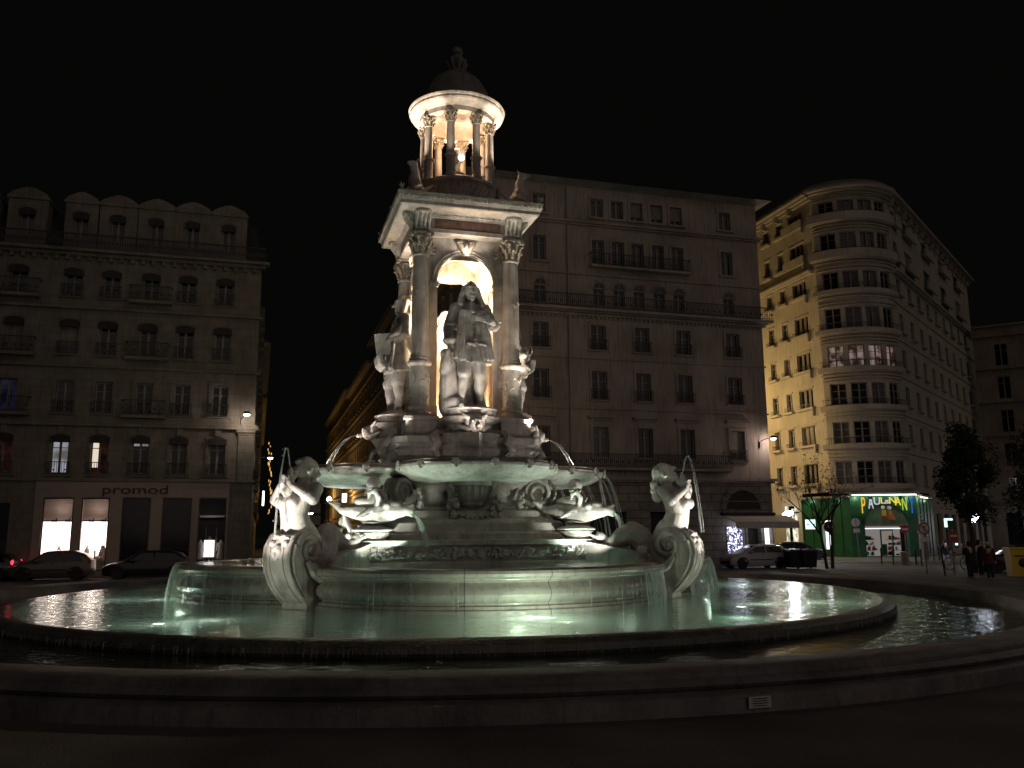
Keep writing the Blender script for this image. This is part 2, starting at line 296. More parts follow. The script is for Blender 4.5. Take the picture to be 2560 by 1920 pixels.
# ------------------------------------------------------------------ mesh helpers
class MB:
    def __init__(s): s.v = []; s.f = []
    def add(s, vs, fs):
        o = len(s.v); s.v += [tuple(p) for p in vs]; s.f += [tuple(i+o for i in f) for f in fs]; return s
    def hexa(s, p): return s.add(p, [(0, 3, 2, 1), (4, 5, 6, 7), (0, 1, 5, 4), (1, 2, 6, 5), (2, 3, 7, 6), (3, 0, 4, 7)])
    def box(s, c, d, rz=0.):
        x, y, z = [k/2 for k in d]; ca, sa = math.cos(rz), math.sin(rz)
        P = [(-x, -y, -z), (x, -y, -z), (x, y, -z), (-x, y, -z), (-x, -y, z), (x, -y, z), (x, y, z), (-x, y, z)]
        return s.hexa([(c[0]+a*ca-b*sa, c[1]+a*sa+b*ca, c[2]+e) for a, b, e in P])
    def rings(s, rs, closed=True, caps=True):
        n = len(rs[0]); o = len(s.v)
        for r in rs: s.v += [tuple(p) for p in r]
        for i in range(len(rs)-1):
            for j in range(n if closed else n-1):
                k = (j+1) % n
                s.f.append((o+i*n+j, o+i*n+k, o+(i+1)*n+k, o+(i+1)*n+j))
        if caps:
            s.f.append(tuple(o+j for j in reversed(range(n)))); s.f.append(tuple(o+(len(rs)-1)*n+j for j in range(n)))
        return s
    def lathe(s, prof, n=48, c=(0, 0, 0), caps=True, sx=1., sy=1.):
        return s.rings([[(c[0]+r*sx*math.cos(2*math.pi*j/n), c[1]+r*sy*math.sin(2*math.pi*j/n), c[2]+z) for j in range(n)] for r, z in prof], True, caps)
    def plan(s, fn, prof, caps=True):
        return s.rings([[(x, y, z) for x, y in fn(o)] for o, z in prof], True, caps)
    def tube(s, pts, rad, n=8, sq=1.0):
        pts = [Vector(p) for p in pts]; rs = []; up0 = Vector((0, 0, 1)); prev = None
        for i, p in enumerate(pts):
            t = (pts[min(i+1, len(pts)-1)]-pts[max(i-1, 0)]).normalized()
            if prev is None:
                a = t.cross(up0) if abs(t.z) < .95 else t.cross(Vector((1, 0, 0)))
            else: a = prev-t*prev.dot(t)
            a.normalize(); b = t.cross(a); prev = a
            r = rad[i] if isinstance(rad, (list, tuple)) else rad
            rs.append([p+a*r*math.cos(2*math.pi*j/n)+b*r*sq*math.sin(2*math.pi*j/n) for j in range(n)])
        return s.rings(rs)
    def ell(s, c, r, nu=16, nv=10, rot=None):
        rs = []
        Rm = rot or Matrix.Identity(3)
        c = Vector(c)
        for i in range(1, nv):
            th = math.pi*i/nv
            rs.append([c+Rm @ Vector((r[0]*math.sin(th)*math.cos(2*math.pi*j/nu), r[1]*math.sin(th)*math.sin(2*math.pi*j/nu), -r[2]*math.cos(th))) for j in range(nu)])
        return s.rings(rs)
    def cap(s, a, b, ra, rb, n=12):
        a = Vector(a); b = Vector(b); d = (b-a); L = d.length or 1e-6; d /= L
        pts = []; rad = []
        for k in range(5):
            t = math.pi/2*(1-k/4); pts.append(a-d*ra*math.sin(t)); rad.append(max(ra*math.cos(t), .001*ra))
        for k in range(5):
            t = math.pi/2*k/4; pts.append(b+d*rb*math.sin(t)); rad.append(max(rb*math.cos(t), .001*rb))
        return s.tube(pts, rad, n)
    def prism(s, poly, z0, z1): return s.rings([[(x, y, z0) for x, y in poly], [(x, y, z1) for x, y in poly]])
    def quad(s, a, b, c, d): return s.add([a, b, c, d], [(0, 1, 2, 3)])
    def xf(s, mtx):
        s.v = [tuple(mtx @ Vector(p)) for p in s.v]; return s
    def build(s, name, m_, parent=None, ang=35, flip=False):
        me = bpy.data.meshes.new(name); me.from_pydata(s.v, [], s.f)
        bm = bmesh.new(); bm.from_mesh(me); bmesh.ops.recalc_face_normals(bm, faces=bm.faces[:]); bm.to_mesh(me); bm.free()
        me.materials.append(M[m_] if isinstance(m_, str) else m_)
        if ang:
            me.shade_smooth(); me.set_sharp_from_angle(angle=R(ang))
        o = bpy.data.objects.new(name, me); COL.objects.link(o)
        if parent: o.parent = parent
        return o
    def remesh(s, name, m_, parent=None, voxel=.02, smooth=2, disp=0., dscale=6., crease=0.):
        me = bpy.data.meshes.new('t'); me.from_pydata(s.v, [], s.f)
        bm = bmesh.new(); bm.from_mesh(me); bmesh.ops.recalc_face_normals(bm, faces=bm.faces[:]); bmesh.ops.triangulate(bm, faces=bm.faces[:]); bm.to_mesh(me); bm.free()
        o = bpy.data.objects.new(name, me); COL.objects.link(o)
        rm = o.modifiers.new('r', 'REMESH'); rm.mode = 'VOXEL'; rm.voxel_size = voxel
        sm = o.modifiers.new('s', 'SMOOTH'); sm.iterations = smooth; sm.factor = .5
        dg = bpy.context.evaluated_depsgraph_get()
        me2 = bpy.data.meshes.new_from_object(o.evaluated_get(dg)); me2.name = name
        o.modifiers.clear(); o.data = me2; bpy.data.meshes.remove(me)
        if disp:
            nrm = [v.normal.copy() for v in me2.vertices]
            for v, n_ in zip(me2.vertices, nrm):
                q = v.co*dscale
                k = mnoise.noise(q)+.5*mnoise.noise(q*2.1)
                v.co += n_*disp*k
        me2.materials.clear(); me2.materials.append(M[m_]); me2.shade_smooth()
        if parent: o.parent = parent
        return o
def empty(name, loc=(0, 0, 0), rz=0., label=None, cat=None, group=None, kind=None):
    o = bpy.data.objects.new(name, None); COL.objects.link(o); o.location = loc; o.rotation_euler = (0, 0, rz)
    return tag(o, label, cat, group, kind)
def tag(o, label=None, cat=None, group=None, kind=None):
    if label: o['label'] = label
    if cat: o['category'] = cat
    if group: o['group'] = group
    if kind: o['kind'] = kind
    return o
def copy_tree(o, parent=None):
    c = o.copy(); COL.objects.link(c)
    if parent: c.parent = parent
    for ch in list(o.children): copy_tree(ch, c)
    return c

# ------------------------------------------------------------------ ground, road, pavements
GZ = 0.0
gm = MB(); ga = [2*math.pi*j/160 for j in range(160)]
gm.rings([[(CX+q*math.cos(t), CY+q*math.sin(t), GZ) for t in ga] for q in (16.25, 60, 900)], caps=False)
tag(gm.build('ground', 'plaza', ang=0), kind='structure')
def flat(name, pts, z, m_, h=0.0):
    mb = MB()
    mb.prism([(p[0], p[1]) for p in pts], z-h if h else z-.003, z)
    return tag(mb.build(name, m_, ang=0), kind='structure')
ud = Vector((math.cos(PHI), math.sin(PHI), 0)); wd = Vector((-math.sin(PHI), math.cos(PHI), 0))
def G(u, w_, z=0.): return Vector((CX, CY, z))+ud*u+wd*w_
# road ring round the square (beyond the fountain) and the pavements along the buildings
flat('pavement', [at_z(1955, 1404, .1), at_z(2560, 1404, .1), at_z(2700, 1388, .1), at_z(1975, 1388, .1)], .10, 'pave', .12)
flat('road', [G(-80, 18.9), G(80, 18.9), G(80, 24.6), G(-80, 24.6)], .004, 'asphalt')
flat('road', [G(18, 24.6), G(25.5, 24.6), G(25.5, 160), G(18, 160)], .004, 'asphalt')
flat('road', [G(-8.5, 24.6), G(-5.2, 24.6), G(-5.2, 200), G(-8.5, 200)], .004, 'asphalt')

# ------------------------------------------------------------------ fountain
FT = empty('fountain', (CX, CY, 0), PHI, 'floodlit tiered white stone fountain with arched tower and columned rotunda', 'fountain')
def circ(n=160): return lambda r: [(r*math.cos(2*math.pi*j/n), r*math.sin(2*math.pi*j/n)) for j in range(n)]
def quatre(d, A, B, n=36):
    def fn(off):
        a_, b_ = A+off, B+off; pts = []
        for k in range(4):
            for j in range(n):
                th = R(-45+90*j/n); c, s = math.cos(th), math.sin(th)
                qa = (c/a_)**2+(s/b_)**2; qb = -2*c*d/a_**2; qc = (d/a_)**2-1
                disc = max(qb*qb-4*qa*qc, 0); t = (-qb+math.sqrt(disc))/(2*qa)
                al = R(-90+90*k)+th
                pts.append((t*math.cos(al), t*math.sin(al)))
        return pts
    return fn
def square(ch=.0):      # square plan with chamfer ch
    def fn(h):
        P = []
        for k in range(4):
            a = R(90*k); c, s = math.cos(a), math.sin(a)
            for x, y in (((h-ch), -h), (h, -(h-ch))) if ch else ((h, -h),):
                P.append((x*c-y*s, x*s+y*c))
        return P
    return fn
# outer wall, trough
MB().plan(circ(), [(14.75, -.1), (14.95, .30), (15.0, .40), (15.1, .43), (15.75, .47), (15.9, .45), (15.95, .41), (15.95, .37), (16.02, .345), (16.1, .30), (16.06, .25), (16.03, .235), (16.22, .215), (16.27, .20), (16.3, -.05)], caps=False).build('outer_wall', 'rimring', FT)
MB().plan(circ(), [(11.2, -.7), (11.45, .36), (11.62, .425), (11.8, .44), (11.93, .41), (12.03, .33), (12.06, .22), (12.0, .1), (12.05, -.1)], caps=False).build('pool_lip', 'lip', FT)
# stone joints of the outer wall: slim recess-coloured fillets are in the material; plaque
pl_ = MB(); 
pc = at_z(1884, 1750, .12); d_ = (pc-Vector((CX, CY, .12))); az = math.atan2(d_.y, d_.x)
pr = Vector((CX, CY, 0))+Vector((math.cos(az), math.sin(az), 0))*16.31
PQ = empty('wall_plaque', (pr.x, pr.y, .12), az+math.pi/2, 'small pale inscribed plaque fixed low on the outer fountain wall', 'plaque')
MB().box((0, 0, 0), (.30, .02, .13)).build('plate', 'plaque', PQ)
mb = MB()
for i in range(4): mb.box((0, -.0125, .042-i*.027), (.22-.03*(i % 2), .006, .009))
mb.build('lettering', 'blackmetal', PQ)
# water surfaces
tag(MB().plan(circ(), [(11.75, .438)], caps=True).build('water', 'water', ang=0), kind='structure').location = (CX, CY, 0)
def disc(name, r, z, m_, r0=None):
    mb = MB()
    if r0: mb.rings([[(x, y, z) for x, y in circ()(r0)], [(x, y, z) for x, y in circ()(r)]], caps=False)
    else: mb.add([(x, y, z) for x, y in circ()(r)], [tuple(range(160))])
    o = mb.build(name, m_, ang=0); return o
for o in list(COL.objects):
    if o.name == 'water': bpy.data.objects.remove(o)
wo = disc('water', 11.75, .436, 'water'); wo.location = (CX, CY, 0); tag(wo, kind='structure')
wt = disc('water', 14.97, .16, 'water2', 12.0); wt.location = (CX, CY, 0); tag(wt, kind='structure')
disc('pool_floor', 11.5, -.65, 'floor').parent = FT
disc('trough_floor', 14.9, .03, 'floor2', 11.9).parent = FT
# middle basin
Q1 = quatre(3.0, 4.8, 4.8)
MB().plan(Q1, [(-.75, 1.0), (-.6, 1.34), (-.45, 1.375), (-.14, 1.385), (-.02, 1.37), (.06, 1.33), (.09, 1.27), (.07, 1.21), (.0, 1.17), (-.03, 1.16), (-.04, 1.13), (-.14, 1.11), (-.17, 1.08), (-.15, 1.05), (-.07, .99), (.0, .91), (.02, .83), (-.02, .74), (-.12, .66), (-.17, .64), (-.18, .60), (-.1, .58), (-.08, .52), (-.02, .5), (.0, .42), (.02, -.66)], caps=False).build('middle_basin_wall', 'basinwet', FT)
o = MB().add([(x, y, .95) for x, y in Q1(-.7)], [tuple(range(144))]).build('middle_basin_floor', 'floor', FT, ang=0)
wm = MB().add([(x, y, 1.37) for x, y in Q1(-.3)], [tuple(range(144))]).build('water', 'water', ang=0); wm.location = (CX, CY, 0); wm.rotation_euler = (0, 0, PHI); tag(wm, kind='structure')
# platform with carved frieze and corner wings
h = 3.22
MB().plan(square(), [(h+.06, 1.0), (h+.06, 1.40), (h+.0, 1.43), (h-.02, 1.80), (h+.08, 1.83), (h+.10, 1.95), (h-.3, 1.97)]).build('platform', 'stone', FT, ang=25)
for k in range(4):      # carved garlands along the frieze
    a = R(90*k); rot = Matrix.Rotation(a, 4, 'Z'); mb = MB(); rnd = random.Random(k)
    x = -3.0
    while x < 3.05:
        kind = rnd.random()
        if kind < .4:
            c_ = rnd.choice((-1, 1)); r0 = rnd.uniform(.10, .15)
            mb.tube([(x+r0*(1-q/9)*math.cos(c_*q), -h-.03, 1.62+r0*1.15*(1-q/9)*math.sin(c_*q)) for q in [i*.6 for i in range(13)]], [.045-.002*i for i in range(13)], 6)
        elif kind < .7:
            mb.ell((x, -h-.01, 1.60+rnd.uniform(-.05, .05)), (rnd.uniform(.09, .14), .10, rnd.uniform(.11, .17)), 12, 8)
        for q in range(4):
            aa = rnd.uniform(0, 6.28); l = rnd.uniform(.1, .18)
            mb.tube([(x, -h-.01, 1.62), (x+.6*l*math.cos(aa), -h-.07, 1.62+.6*l*math.sin(aa)), (x+l*1.2*math.cos(aa+.5), -h-.03, 1.62+l*1.05*math.sin(aa+.5))], [.03, .05, .015], 6)
        x += rnd.uniform(.15, .25)
    mb.xf(rot).build('carved_frieze', 'carved', FT, ang=60)
for k in range(4):      # sloping wings towards the sirens
    a = R(45+90*k); u_ = Vector((math.cos(a), math.sin(a), 0)); t_ = Vector((-u_.y, u_.x, 0)); mb = MB()
    P = lambda r, s_, z: u_*r+t_*s_+Vector((0, 0, z))
    mb.hexa([P(4.1, -.18, .9), P(6.3, -.5, .9), P(6.3, .5, .9), P(4.1, .18, .9), P(4.1, -.18, 1.87), P(6.3, -.5, 1.50), P(6.3, .5, 1.50), P(4.1, .18, 1.87)])
    mb.hexa([P(4.05, -.26, 1.87), P(6.3, -.57, 1.503), P(6.3, .57, 1.503), P(4.05, .26, 1.87), P(4.05, -.26, 1.953), P(6.3, -.57, 1.57), P(6.3, .57, 1.57), P(4.05, .26, 1.953)])
    mb.build('wing_wall', 'stone', FT, ang=25)
# stepped plinth below the upper basin
MB().plan(square(.45), [(2.85, 1.9), (2.85, 2.12), (2.78, 2.16), (2.68, 2.18), (2.68, 2.40), (2.6, 2.46), (2.45, 2.50), (2.35, 2.56), (2.3, 2.74), (2.2, 2.78), (2.1, 2.79), (2.1, 2.86), (2.02, 2.9), (1.9, 2.92)]).build('stepped_plinth', 'stone', FT, ang=25)
MB().plan(square(.55), [(1.95, 2.88), (1.85, 3.0), (1.82, 3.15), (1.9, 3.35), (2.15, 3.55), (2.2, 3.7)]).build('pedestal', 'stone', FT)
for k in range(4):
    a = R(90*k); rot = Matrix.Rotation(a, 4, 'Z')
    mb = MB().lathe([(.25, 2.86), (.34, 2.92), (.3, 3.0), (.42, 3.12), (.5, 3.3), (.5, 3.42), (.58, 3.46), (.58, 3.58)], 24, (0, -2.12, 0), sy=.7)
    for i in range(9):
        t = R(180+22.5*i); mb.tube([(.5*math.cos(t), -2.12+.36*math.sin(t), 3.42), (.43*math.cos(t), -2.12+.3*math.sin(t), 3.14), (.3*math.cos(t), -2.12+.21*math.sin(t), 3.02)], [.06, .055, .03], 8)
    mb.xf(rot).build('urn', 'stone', FT)
    mb = MB(); rnd = random.Random(k+9)
    for sx in (-1, 1):
        for i in range(14): mb.ell((sx*(.62+rnd.uniform(-.12, .12)), -2.35+rnd.uniform(-.08, .05), 2.72+rnd.uniform(-.18, .55)), (rnd.uniform(.05, .11),)*3, 8, 6)
        mb.cap((sx*.62, -2.15, 3.5), (sx*.6, -2.3, 2.9), .12, .09)
        for i in range(5): mb.ell((sx*(1.45+.05*rnd.uniform(-1, 1)), -2.1, 2.85+.09*i), (.12-.018*i, .10, .09), 8, 6)
    for i in range(8): mb.ell((-.5+i*.14, -2.42, 2.66-.12*math.sin(math.pi*i/7)), (.07, .06, .06), 8, 6)
    mb.xf(rot).build('garland', 'carved', FT, ang=60)
for k in range(4):      # scroll brackets on the corners under the basin
    a = R(45+90*k); u_ = Vector((math.cos(a), math.sin(a), 0)); t_ = Vector((-u_.y, u_.x, 0)); mb = MB()
    for s_ in (-.2, .2):
        pts = [u_*(2.95-.42*math.cos(q)*(1-q/14)+.0)+t_*s_+Vector((0, 0, 3.25+.42*math.sin(q)*(1-q/14))) for q in [i*.5 for i in range(20)]]
        mb.tube(pts, .055, 8)
    P = [(2.2, 2.9), (2.5, 2.75), (2.9, 2.95), (3.15, 3.3), (3.1, 3.62), (2.2, 3.7)]
    r0 = [u_*p[0]+t_*-.17+Vector((0, 0, p[1])) for p in P]; r1 = [u_*p[0]+t_*.17+Vector((0, 0, p[1])) for p in P]
    mb.rings([r0, r1]).build('scroll_bracket', 'stone', FT)
# upper basin: four shallow lobes with shells on the rim
Q2 = quatre(2.65, 2.0, 2.2)
MB().plan(Q2, [(-1.75, 3.66), (-1.5, 3.55), (-1.15, 3.50), (-.75, 3.52), (-.35, 3.62), (-.08, 3.76), (.02, 3.86), (.03, 3.92), (-.02, 3.95), (-.16, 3.955), (-.2, 3.985), (-.17, 4.03), (-.2, 4.06), (-.3, 4.06), (-.36, 4.0), (-.6, 3.85), (-1.6, 3.8)], caps=True).build('upper_basin', 'stone', FT)
wu = MB().add([(x, y, 4.02) for x, y in Q2(-.33)], [tuple(range(144))]).build('water', 'water2', ang=0); wu.location = (CX, CY, 0); wu.rotation_euler = (0, 0, PHI); tag(wu, kind='structure')
sh0 = None
for k in range(4):
    for j in range(-3, 4):
        th = R(12.2*j); c, s = math.cos(th), math.sin(th); A, B, d = 2.03, 2.23, 2.65
        qa = (c/A)**2+(s/B)**2; qb = -2*c*d/A**2; qc = (d/A)**2-1; t = (-qb+math.sqrt(max(qb*qb-4*qa*qc, 0)))/(2*qa)
        al = R(-90+90*k)+th
        if sh0 is None:
            mb = MB()
            for i in range(7):
                q = R(-75+25*i); mb.cap((0, -.05, -.09), (.11*math.sin(q), -.03, -.09+.17*math.cos(q)), .02, .032, 8)
            mb.ell((0, -.02, -.11), (.05, .07, .05), 8, 6)
            sh0 = mb.build('rim_shell', 'stone', FT, ang=50); ob = sh0
        else:
            ob = sh0.copy(); COL.objects.link(ob)
        # outward normal of the ellipse
        lx, ly = t*c-d, t*s; nx, ny = lx/A**2, ly/B**2; na = math.atan2(ny, nx)+R(-90+90*k)
        ob.location = (t*math.cos(al), t*math.sin(al), 3.93); ob.rotation_euler = (0, 0, na+math.pi/2)
# tower base in mouldings
MB().plan(square(.3), [(1.7, 3.8), (1.75, 4.2), (2.0, 4.3), (2.12, 4.45), (2.02, 4.55), (2.15, 4.66), (2.15, 4.82), (1.95, 4.86)]).build('tower_base', 'stone', FT, ang=25)
MB().plan(square(.0), [(1.85, 4.84), (1.85, 5.05), (1.6, 5.1), (1.6, 5.4), (1.55, 5.44)]).build('tower_plinth', 'stone', FT, ang=25)
for k in range(4):
    a = R(90*k); rot = Matrix.Rotation(a, 4, 'Z')
    # statue pedestal with mask spout
    mb = MB().lathe([(.45, 4.55), (.75, 4.7), (.95, 4.9), (.62, 5.0), (.7, 5.2), (.92, 5.3), (.92, 5.38), (.8, 5.42), (.8, 5.58), (.84, 5.62)], 32, (0, -1.9, 0), sx=.95 if k == 0 else .72, sy=.72)
    mb.box((0, -1.6, 5.1), (1.3, .6, .95)); mb.xf(rot).build('statue_pedestal', 'stone', FT)
    mb = MB()
    for sx in (-1, 1):
        mb = MB(); mb.tube([(sx*.95, -1.9, 4.95), (sx*1.1, -2.15, 4.8), (sx*1.0, -2.35, 4.6), (sx*1.15, -2.4, 4.4), (sx*1.0, -2.3, 4.28)], [.1, .14, .11, .13, .08], 8)
        mb.xf(rot).build('scroll_foot', 'stone', FT)
    mb = MB()
    mb.ell((0, -2.65, 5.12), (.2, .24, .22)); mb.cap((0, -2.75, 5.08), (0, -2.95, 5.03), .11, .07); mb.ell((0, -2.52, 5.2), (.30, .16, .26))
    for sx in (-1, 1): mb.ell((sx*.11, -2.8, 5.2), (.05, .06, .05)); mb.cap((sx*.2, -2.55, 5.3), (sx*.34, -2.5, 5.42), .08, .03); mb.cap((sx*.22, -2.6, 5.0), (sx*.42, -2.4, 5.1), .08, .04)
    mb.xf(rot).build('mask_spout', 'statue', FT, ang=60)
# four piers with arches
def arch_face(hw=.86, spring=9.6, thick=.42, top=11.05, bot=5.4, half=1.28):
    # front wall with round-headed opening, as rings along the arch
    rs = []; n = 20
    inner = [(-hw, bot), (-hw, (bot+spring)/2)]+[(-hw*math.cos(math.pi*i/n), spring+hw*math.sin(math.pi*i/n)) for i in range(n+1)]+[(hw, (bot+spring)/2), (hw, bot)]
    outer = []
    for x, z in inner:
        if z < spring: outer.append((math.copysign(half, x), z))
        else:
            t = math.atan2(z-spring, x); ct, st = math.cos(t), math.sin(t)
            k = min(half/abs(ct) if abs(ct) > 1e-6 else 1e9, (top-spring)/st if st > 1e-6 else 1e9); outer.append((k*ct, spring+k*st))
    yf, yb = -half, -half+thick
    mb = MB(); n_ = len(inner)
    mb.v = [(x, yf, z) for x, z in inner]+[(x, yf, z) for x, z in outer]+[(x, yb, z) for x, z in inner]+[(x*.99, yb, z) for x, z in outer]
    for i in range(n_-1):
        mb.f += [(i, i+1, n_+i+1, n_+i), (2*n_+i+1, 2*n_+i, 3*n_+i, 3*n_+i+1), (i+1, i, 2*n_+i, 2*n_+i+1)]
    return mb
for k in range(4):
    rot = Matrix.Rotation(R(90*k), 4, 'Z')
    arch_face().xf(rot).build('arch', 'stone', FT)
    mb = MB()
    n = 24
    for r_, w_ in ((1.0, .05), (.92, .035)):
        mb.tube([(-r_*math.cos(math.pi*i/n), -1.29, 9.6+r_*math.sin(math.pi*i/n)) for i in range(n+1)], w_, 8)
    for sx in (-1, 1):
        mb.box((sx*.98, -1.29, 9.52), (.34, .16, .10)); mb.box((sx*.98, -1.29, 9.44), (.28, .10, .06)); mb.box((sx*.98, -1.3, 5.6), (.26, .12, .4))
        mb.box((sx*.86, -1.1, 9.52), (.10, .42, .10))
    mb.xf(rot).build('archivolt', 'stone', FT)
    mb = MB()
    for sx in (-1, 1):
        for i in range(6): mb.ell((sx*(1.0+.05*(i % 2)), -1.32, 10.45+.06*i), (.12-.008*i, .05, .06), 8, 6)
        mb.tube([(sx*.17, -1.36, 10.75), (sx*.1, -1.42, 10.6), (sx*.05, -1.44, 10.42)], [.09, .07, .04], 8); mb.ell((sx*.2, -1.36, 10.82), (.11, .07, .08), 8, 6)
    mb.ell((0, -1.42, 10.62), (.09, .1, .2)); mb.xf(rot).build('keystone', 'ornament', FT, ang=60)
# inner core: pillar with gilt capital, vault
MB().lathe([(1.28, 10.3), (1.2, 10.6), (.9, 10.95), (.5, 11.1), (0.01, 11.15)], 32, caps=False).build('vault', 'stone', FT)
MB().lathe([(.36, 5.3), (.42, 5.5), (.36, 5.7), (.24, 6.2), (.22, 7.6), (.26, 8.1), (.34, 8.2), (.26, 8.28), (.34, 8.42), (.42, 8.55), (.3, 8.6), (.25, 8.7)], 24).build('inner_pillar', 'ornament', FT)
# columns at the corners of the tower
def corinthian(mb, c, r, z0, h_, n=8):
    mb.lathe([(r, z0), (r*.95, z0+h_*.15), (r*1.1, z0+h_*.6), (r*1.35, z0+h_*.85)], 16, (c[0], c[1], 0))
    for row, (zz, rr, ln) in enumerate(((.05, 1.08, .42), (.35, 1.15, .42))):
        for i in range(n):
            a = 2*math.pi*(i+.5*row)/n; ca, sa = math.cos(a), math.sin(a)
            p = [(c[0]+ca*r*q, c[1]+sa*r*q, z0+h_*zq) for q, zq in ((rr, zz), (rr*1.12, zz+ln*.6), (rr*1.5, zz+ln), (rr*1.66, zz+ln*.8))]
            mb.tube(p, [r*.26, r*.25, r*.2, r*.1], 6)
    for i in range(4):
        a = R(45+90*i)+PHI*0; ca, sa = math.cos(a), math.sin(a)
        mb.ell((c[0]+ca*r*2.0, c[1]+sa*r*2.0, z0+h_*.84), (r*.3, r*.3, h_*.12), 10, 6)
    mb.box((c[0], c[1], z0+h_*.96), (r*3.1, r*3.1, h_*.09))
RC = 1.97/math.sqrt(2)
for sx, sy in ((-1, -1), (1, -1), (1, 1), (-1, 1)):
    x, y = sx*RC, sy*RC
    cobj = MB().lathe([(.262, 7.12), (.25, 7.3), (.255, 8.2), (.235, 9.6), (.215, 10.25), (.25, 10.28), (.25, 10.33), (.21, 10.36)], 32, (x, y, 0)).build('column', 'stone', FT)
    mb = MB(); corinthian(mb, (x, y), .215, 10.34, .62); mb.build('capital', 'ornament', cobj, ang=50)
    dr = MB().lathe([(.34, 5.48), (.36, 5.58), (.30, 5.64), (.34, 5.72), (.29, 5.78), (.285, 6.4), (.28, 6.92), (.33, 6.96), (.36, 7.0), (.36, 7.06), (.3, 7.1), (.31, 7.16), (.27, 7.2), (.27, 7.26), (.25, 7.3)], 32, (x, y, 0))
    dr.build('column_base', 'stone', cobj)
    mb = MB(); rnd = random.Random(int(sx*3+sy))
    for i in range(46):
        a = rnd.uniform(0, 6.28); z = rnd.uniform(5.9, 6.85); a2 = a+rnd.uniform(-.5, .5); z2 = z+rnd.uniform(-.15, .15)
        mb.cap((x+.285*math.cos(a), y+.285*math.sin(a), z), (x+.295*math.cos(a2), y+.295*math.sin(a2), z2), .035, .02, 6)
    for i in range(16):
        a = rnd.uniform(0, 6.28); z = rnd.uniform(8.7, 9.2); mb.cap((x+.24*math.cos(a), y+.24*math.sin(a), z), (x+.25*math.cos(a+.3), y+.25*math.sin(a+.3), z+rnd.uniform(-.1, .1)), .02, .014, 6)
    mb.build('relief', 'carved', cobj, ang=60)
    MB().plan(lambda o: [(x+a*o, y+b*o) for a, b in ((-1, -1), (1, -1), (1, 1), (-1, 1))], [(.44, 4.95), (.44, 5.3), (.5, 5.33), (.5, 5.42), (.42, 5.46), (.40, 5.49)]).build('column_plinth', 'stone', cobj, ang=25)
# entablature
hb = RC+.02
MB().plan(square(), [(hb+.10, 10.97), (hb+.22, 11.0), (hb+.22, 11.12), (hb+.18, 11.15), (hb+.16, 11.42), (hb+.2, 11.44), (hb+.24, 11.52), (hb+.3, 11.55), (hb+.34, 11.58), (hb+.66, 11.62), (hb+.70, 11.66), (hb+.70, 11.76), (hb+.74, 11.8), (hb+.78, 11.9), (hb+.80, 11.95), (hb+.80, 12.0), (hb+.4, 12.03)]).build('entablature', 'stone', FT, ang=25)
MB().plan(square(), [(hb+.09, 10.965), (.6, 10.96)], caps=False).build('soffit', 'stone', FT)
for k in range(4):
    rot = Matrix.Rotation(R(90*k), 4, 'Z'); yf = -hb
    mb = MB()
    for i in range(30): mb.box((-1.45+i*.1, yf-.27, 11.535), (.055, .07, .055))
    mb.xf(rot).build('dentils', 'stone', FT, ang=0)
    mb = MB()
    for i in range(46): mb.ell((-2.12+i*.094, yf-.785, 11.86), (.03, .03, .045), 6, 5)
    mb.xf(rot).build('egg_moulding', 'carved', FT, ang=60)
    MB().box((0, yf-.175, 11.29), (2.04, .06, .27)).xf(rot).build('inscription_panel', 'inscription', FT, ang=0)
    for sx in (-1, 1):
        mb = MB()
        P = [(-.17, 11.02), (-.24, 11.1), (-.22, 11.25), (-.33, 11.4), (-.42, 11.5), (-.40, 11.6), (-.1, 11.6), (-.1, 11.02)]
        mb.rings([[(sx*RC-.23, yf+p[0], p[1]) for p in P], [(sx*RC+.23, yf+p[0], p[1]) for p in P]])
        for i in range(4): mb.tube([(sx*RC-.19+.127*i, yf-.25, 11.06), (sx*RC-.19+.127*i, yf-.26, 11.25), (sx*RC-.19+.127*i, yf-.38, 11.42), (sx*RC-.19+.127*i, yf-.45, 11.55)], [.035, .05, .06, .065], 6)
        mb.ell((sx*RC, yf-.45, 11.56), (.25, .10, .10), 10, 6)
        mb.xf(rot).build('console_bracket', 'carved', FT)
    mb = MB(); rnd = random.Random(k)
    for sx in (-1, 1):
        for i in range(6): mb.cap((sx*(hb+.68)+rnd.uniform(-.05, .05), yf-.68, 12.0), (sx*(hb+.72)+rnd.uniform(-.12, .12), yf-.72, 12.12+rnd.uniform(0, .12)), .03, .012, 6)
    mb.xf(rot).build('cresting', 'carved', FT)
def text_obj(s, size, m_, parent=None, depth=.02, name='lettering'):
    cu = bpy.data.curves.new('t', 'FONT'); cu.body = s; cu.size = size; cu.extrude = depth; cu.align_x = 'CENTER'; cu.align_y = 'CENTER'
    o = bpy.data.objects.new('t', cu); COL.objects.link(o)
    dg = bpy.context.evaluated_depsgraph_get(); me = bpy.data.meshes.new_from_object(o.evaluated_get(dg)); bpy.data.objects.remove(o)
    me.materials.clear(); me.materials.append(M[m_]); ob = bpy.data.objects.new(name, me); COL.objects.link(ob)
    if parent: ob.parent = parent
    return ob
mb = MB(); rnd = random.Random(21); x = -.86      # worn, unreadable cut letters
while x < .86:
    if rnd.random() > .14: mb.box((x, -hb-.207, 11.285+rnd.uniform(-.012, .012)), (rnd.choice((.018, .018, .055)), .008, rnd.uniform(.09, .15)))
    x += rnd.uniform(.05, .085)
mb.build('worn_inscription', 'letters', FT, ang=0)
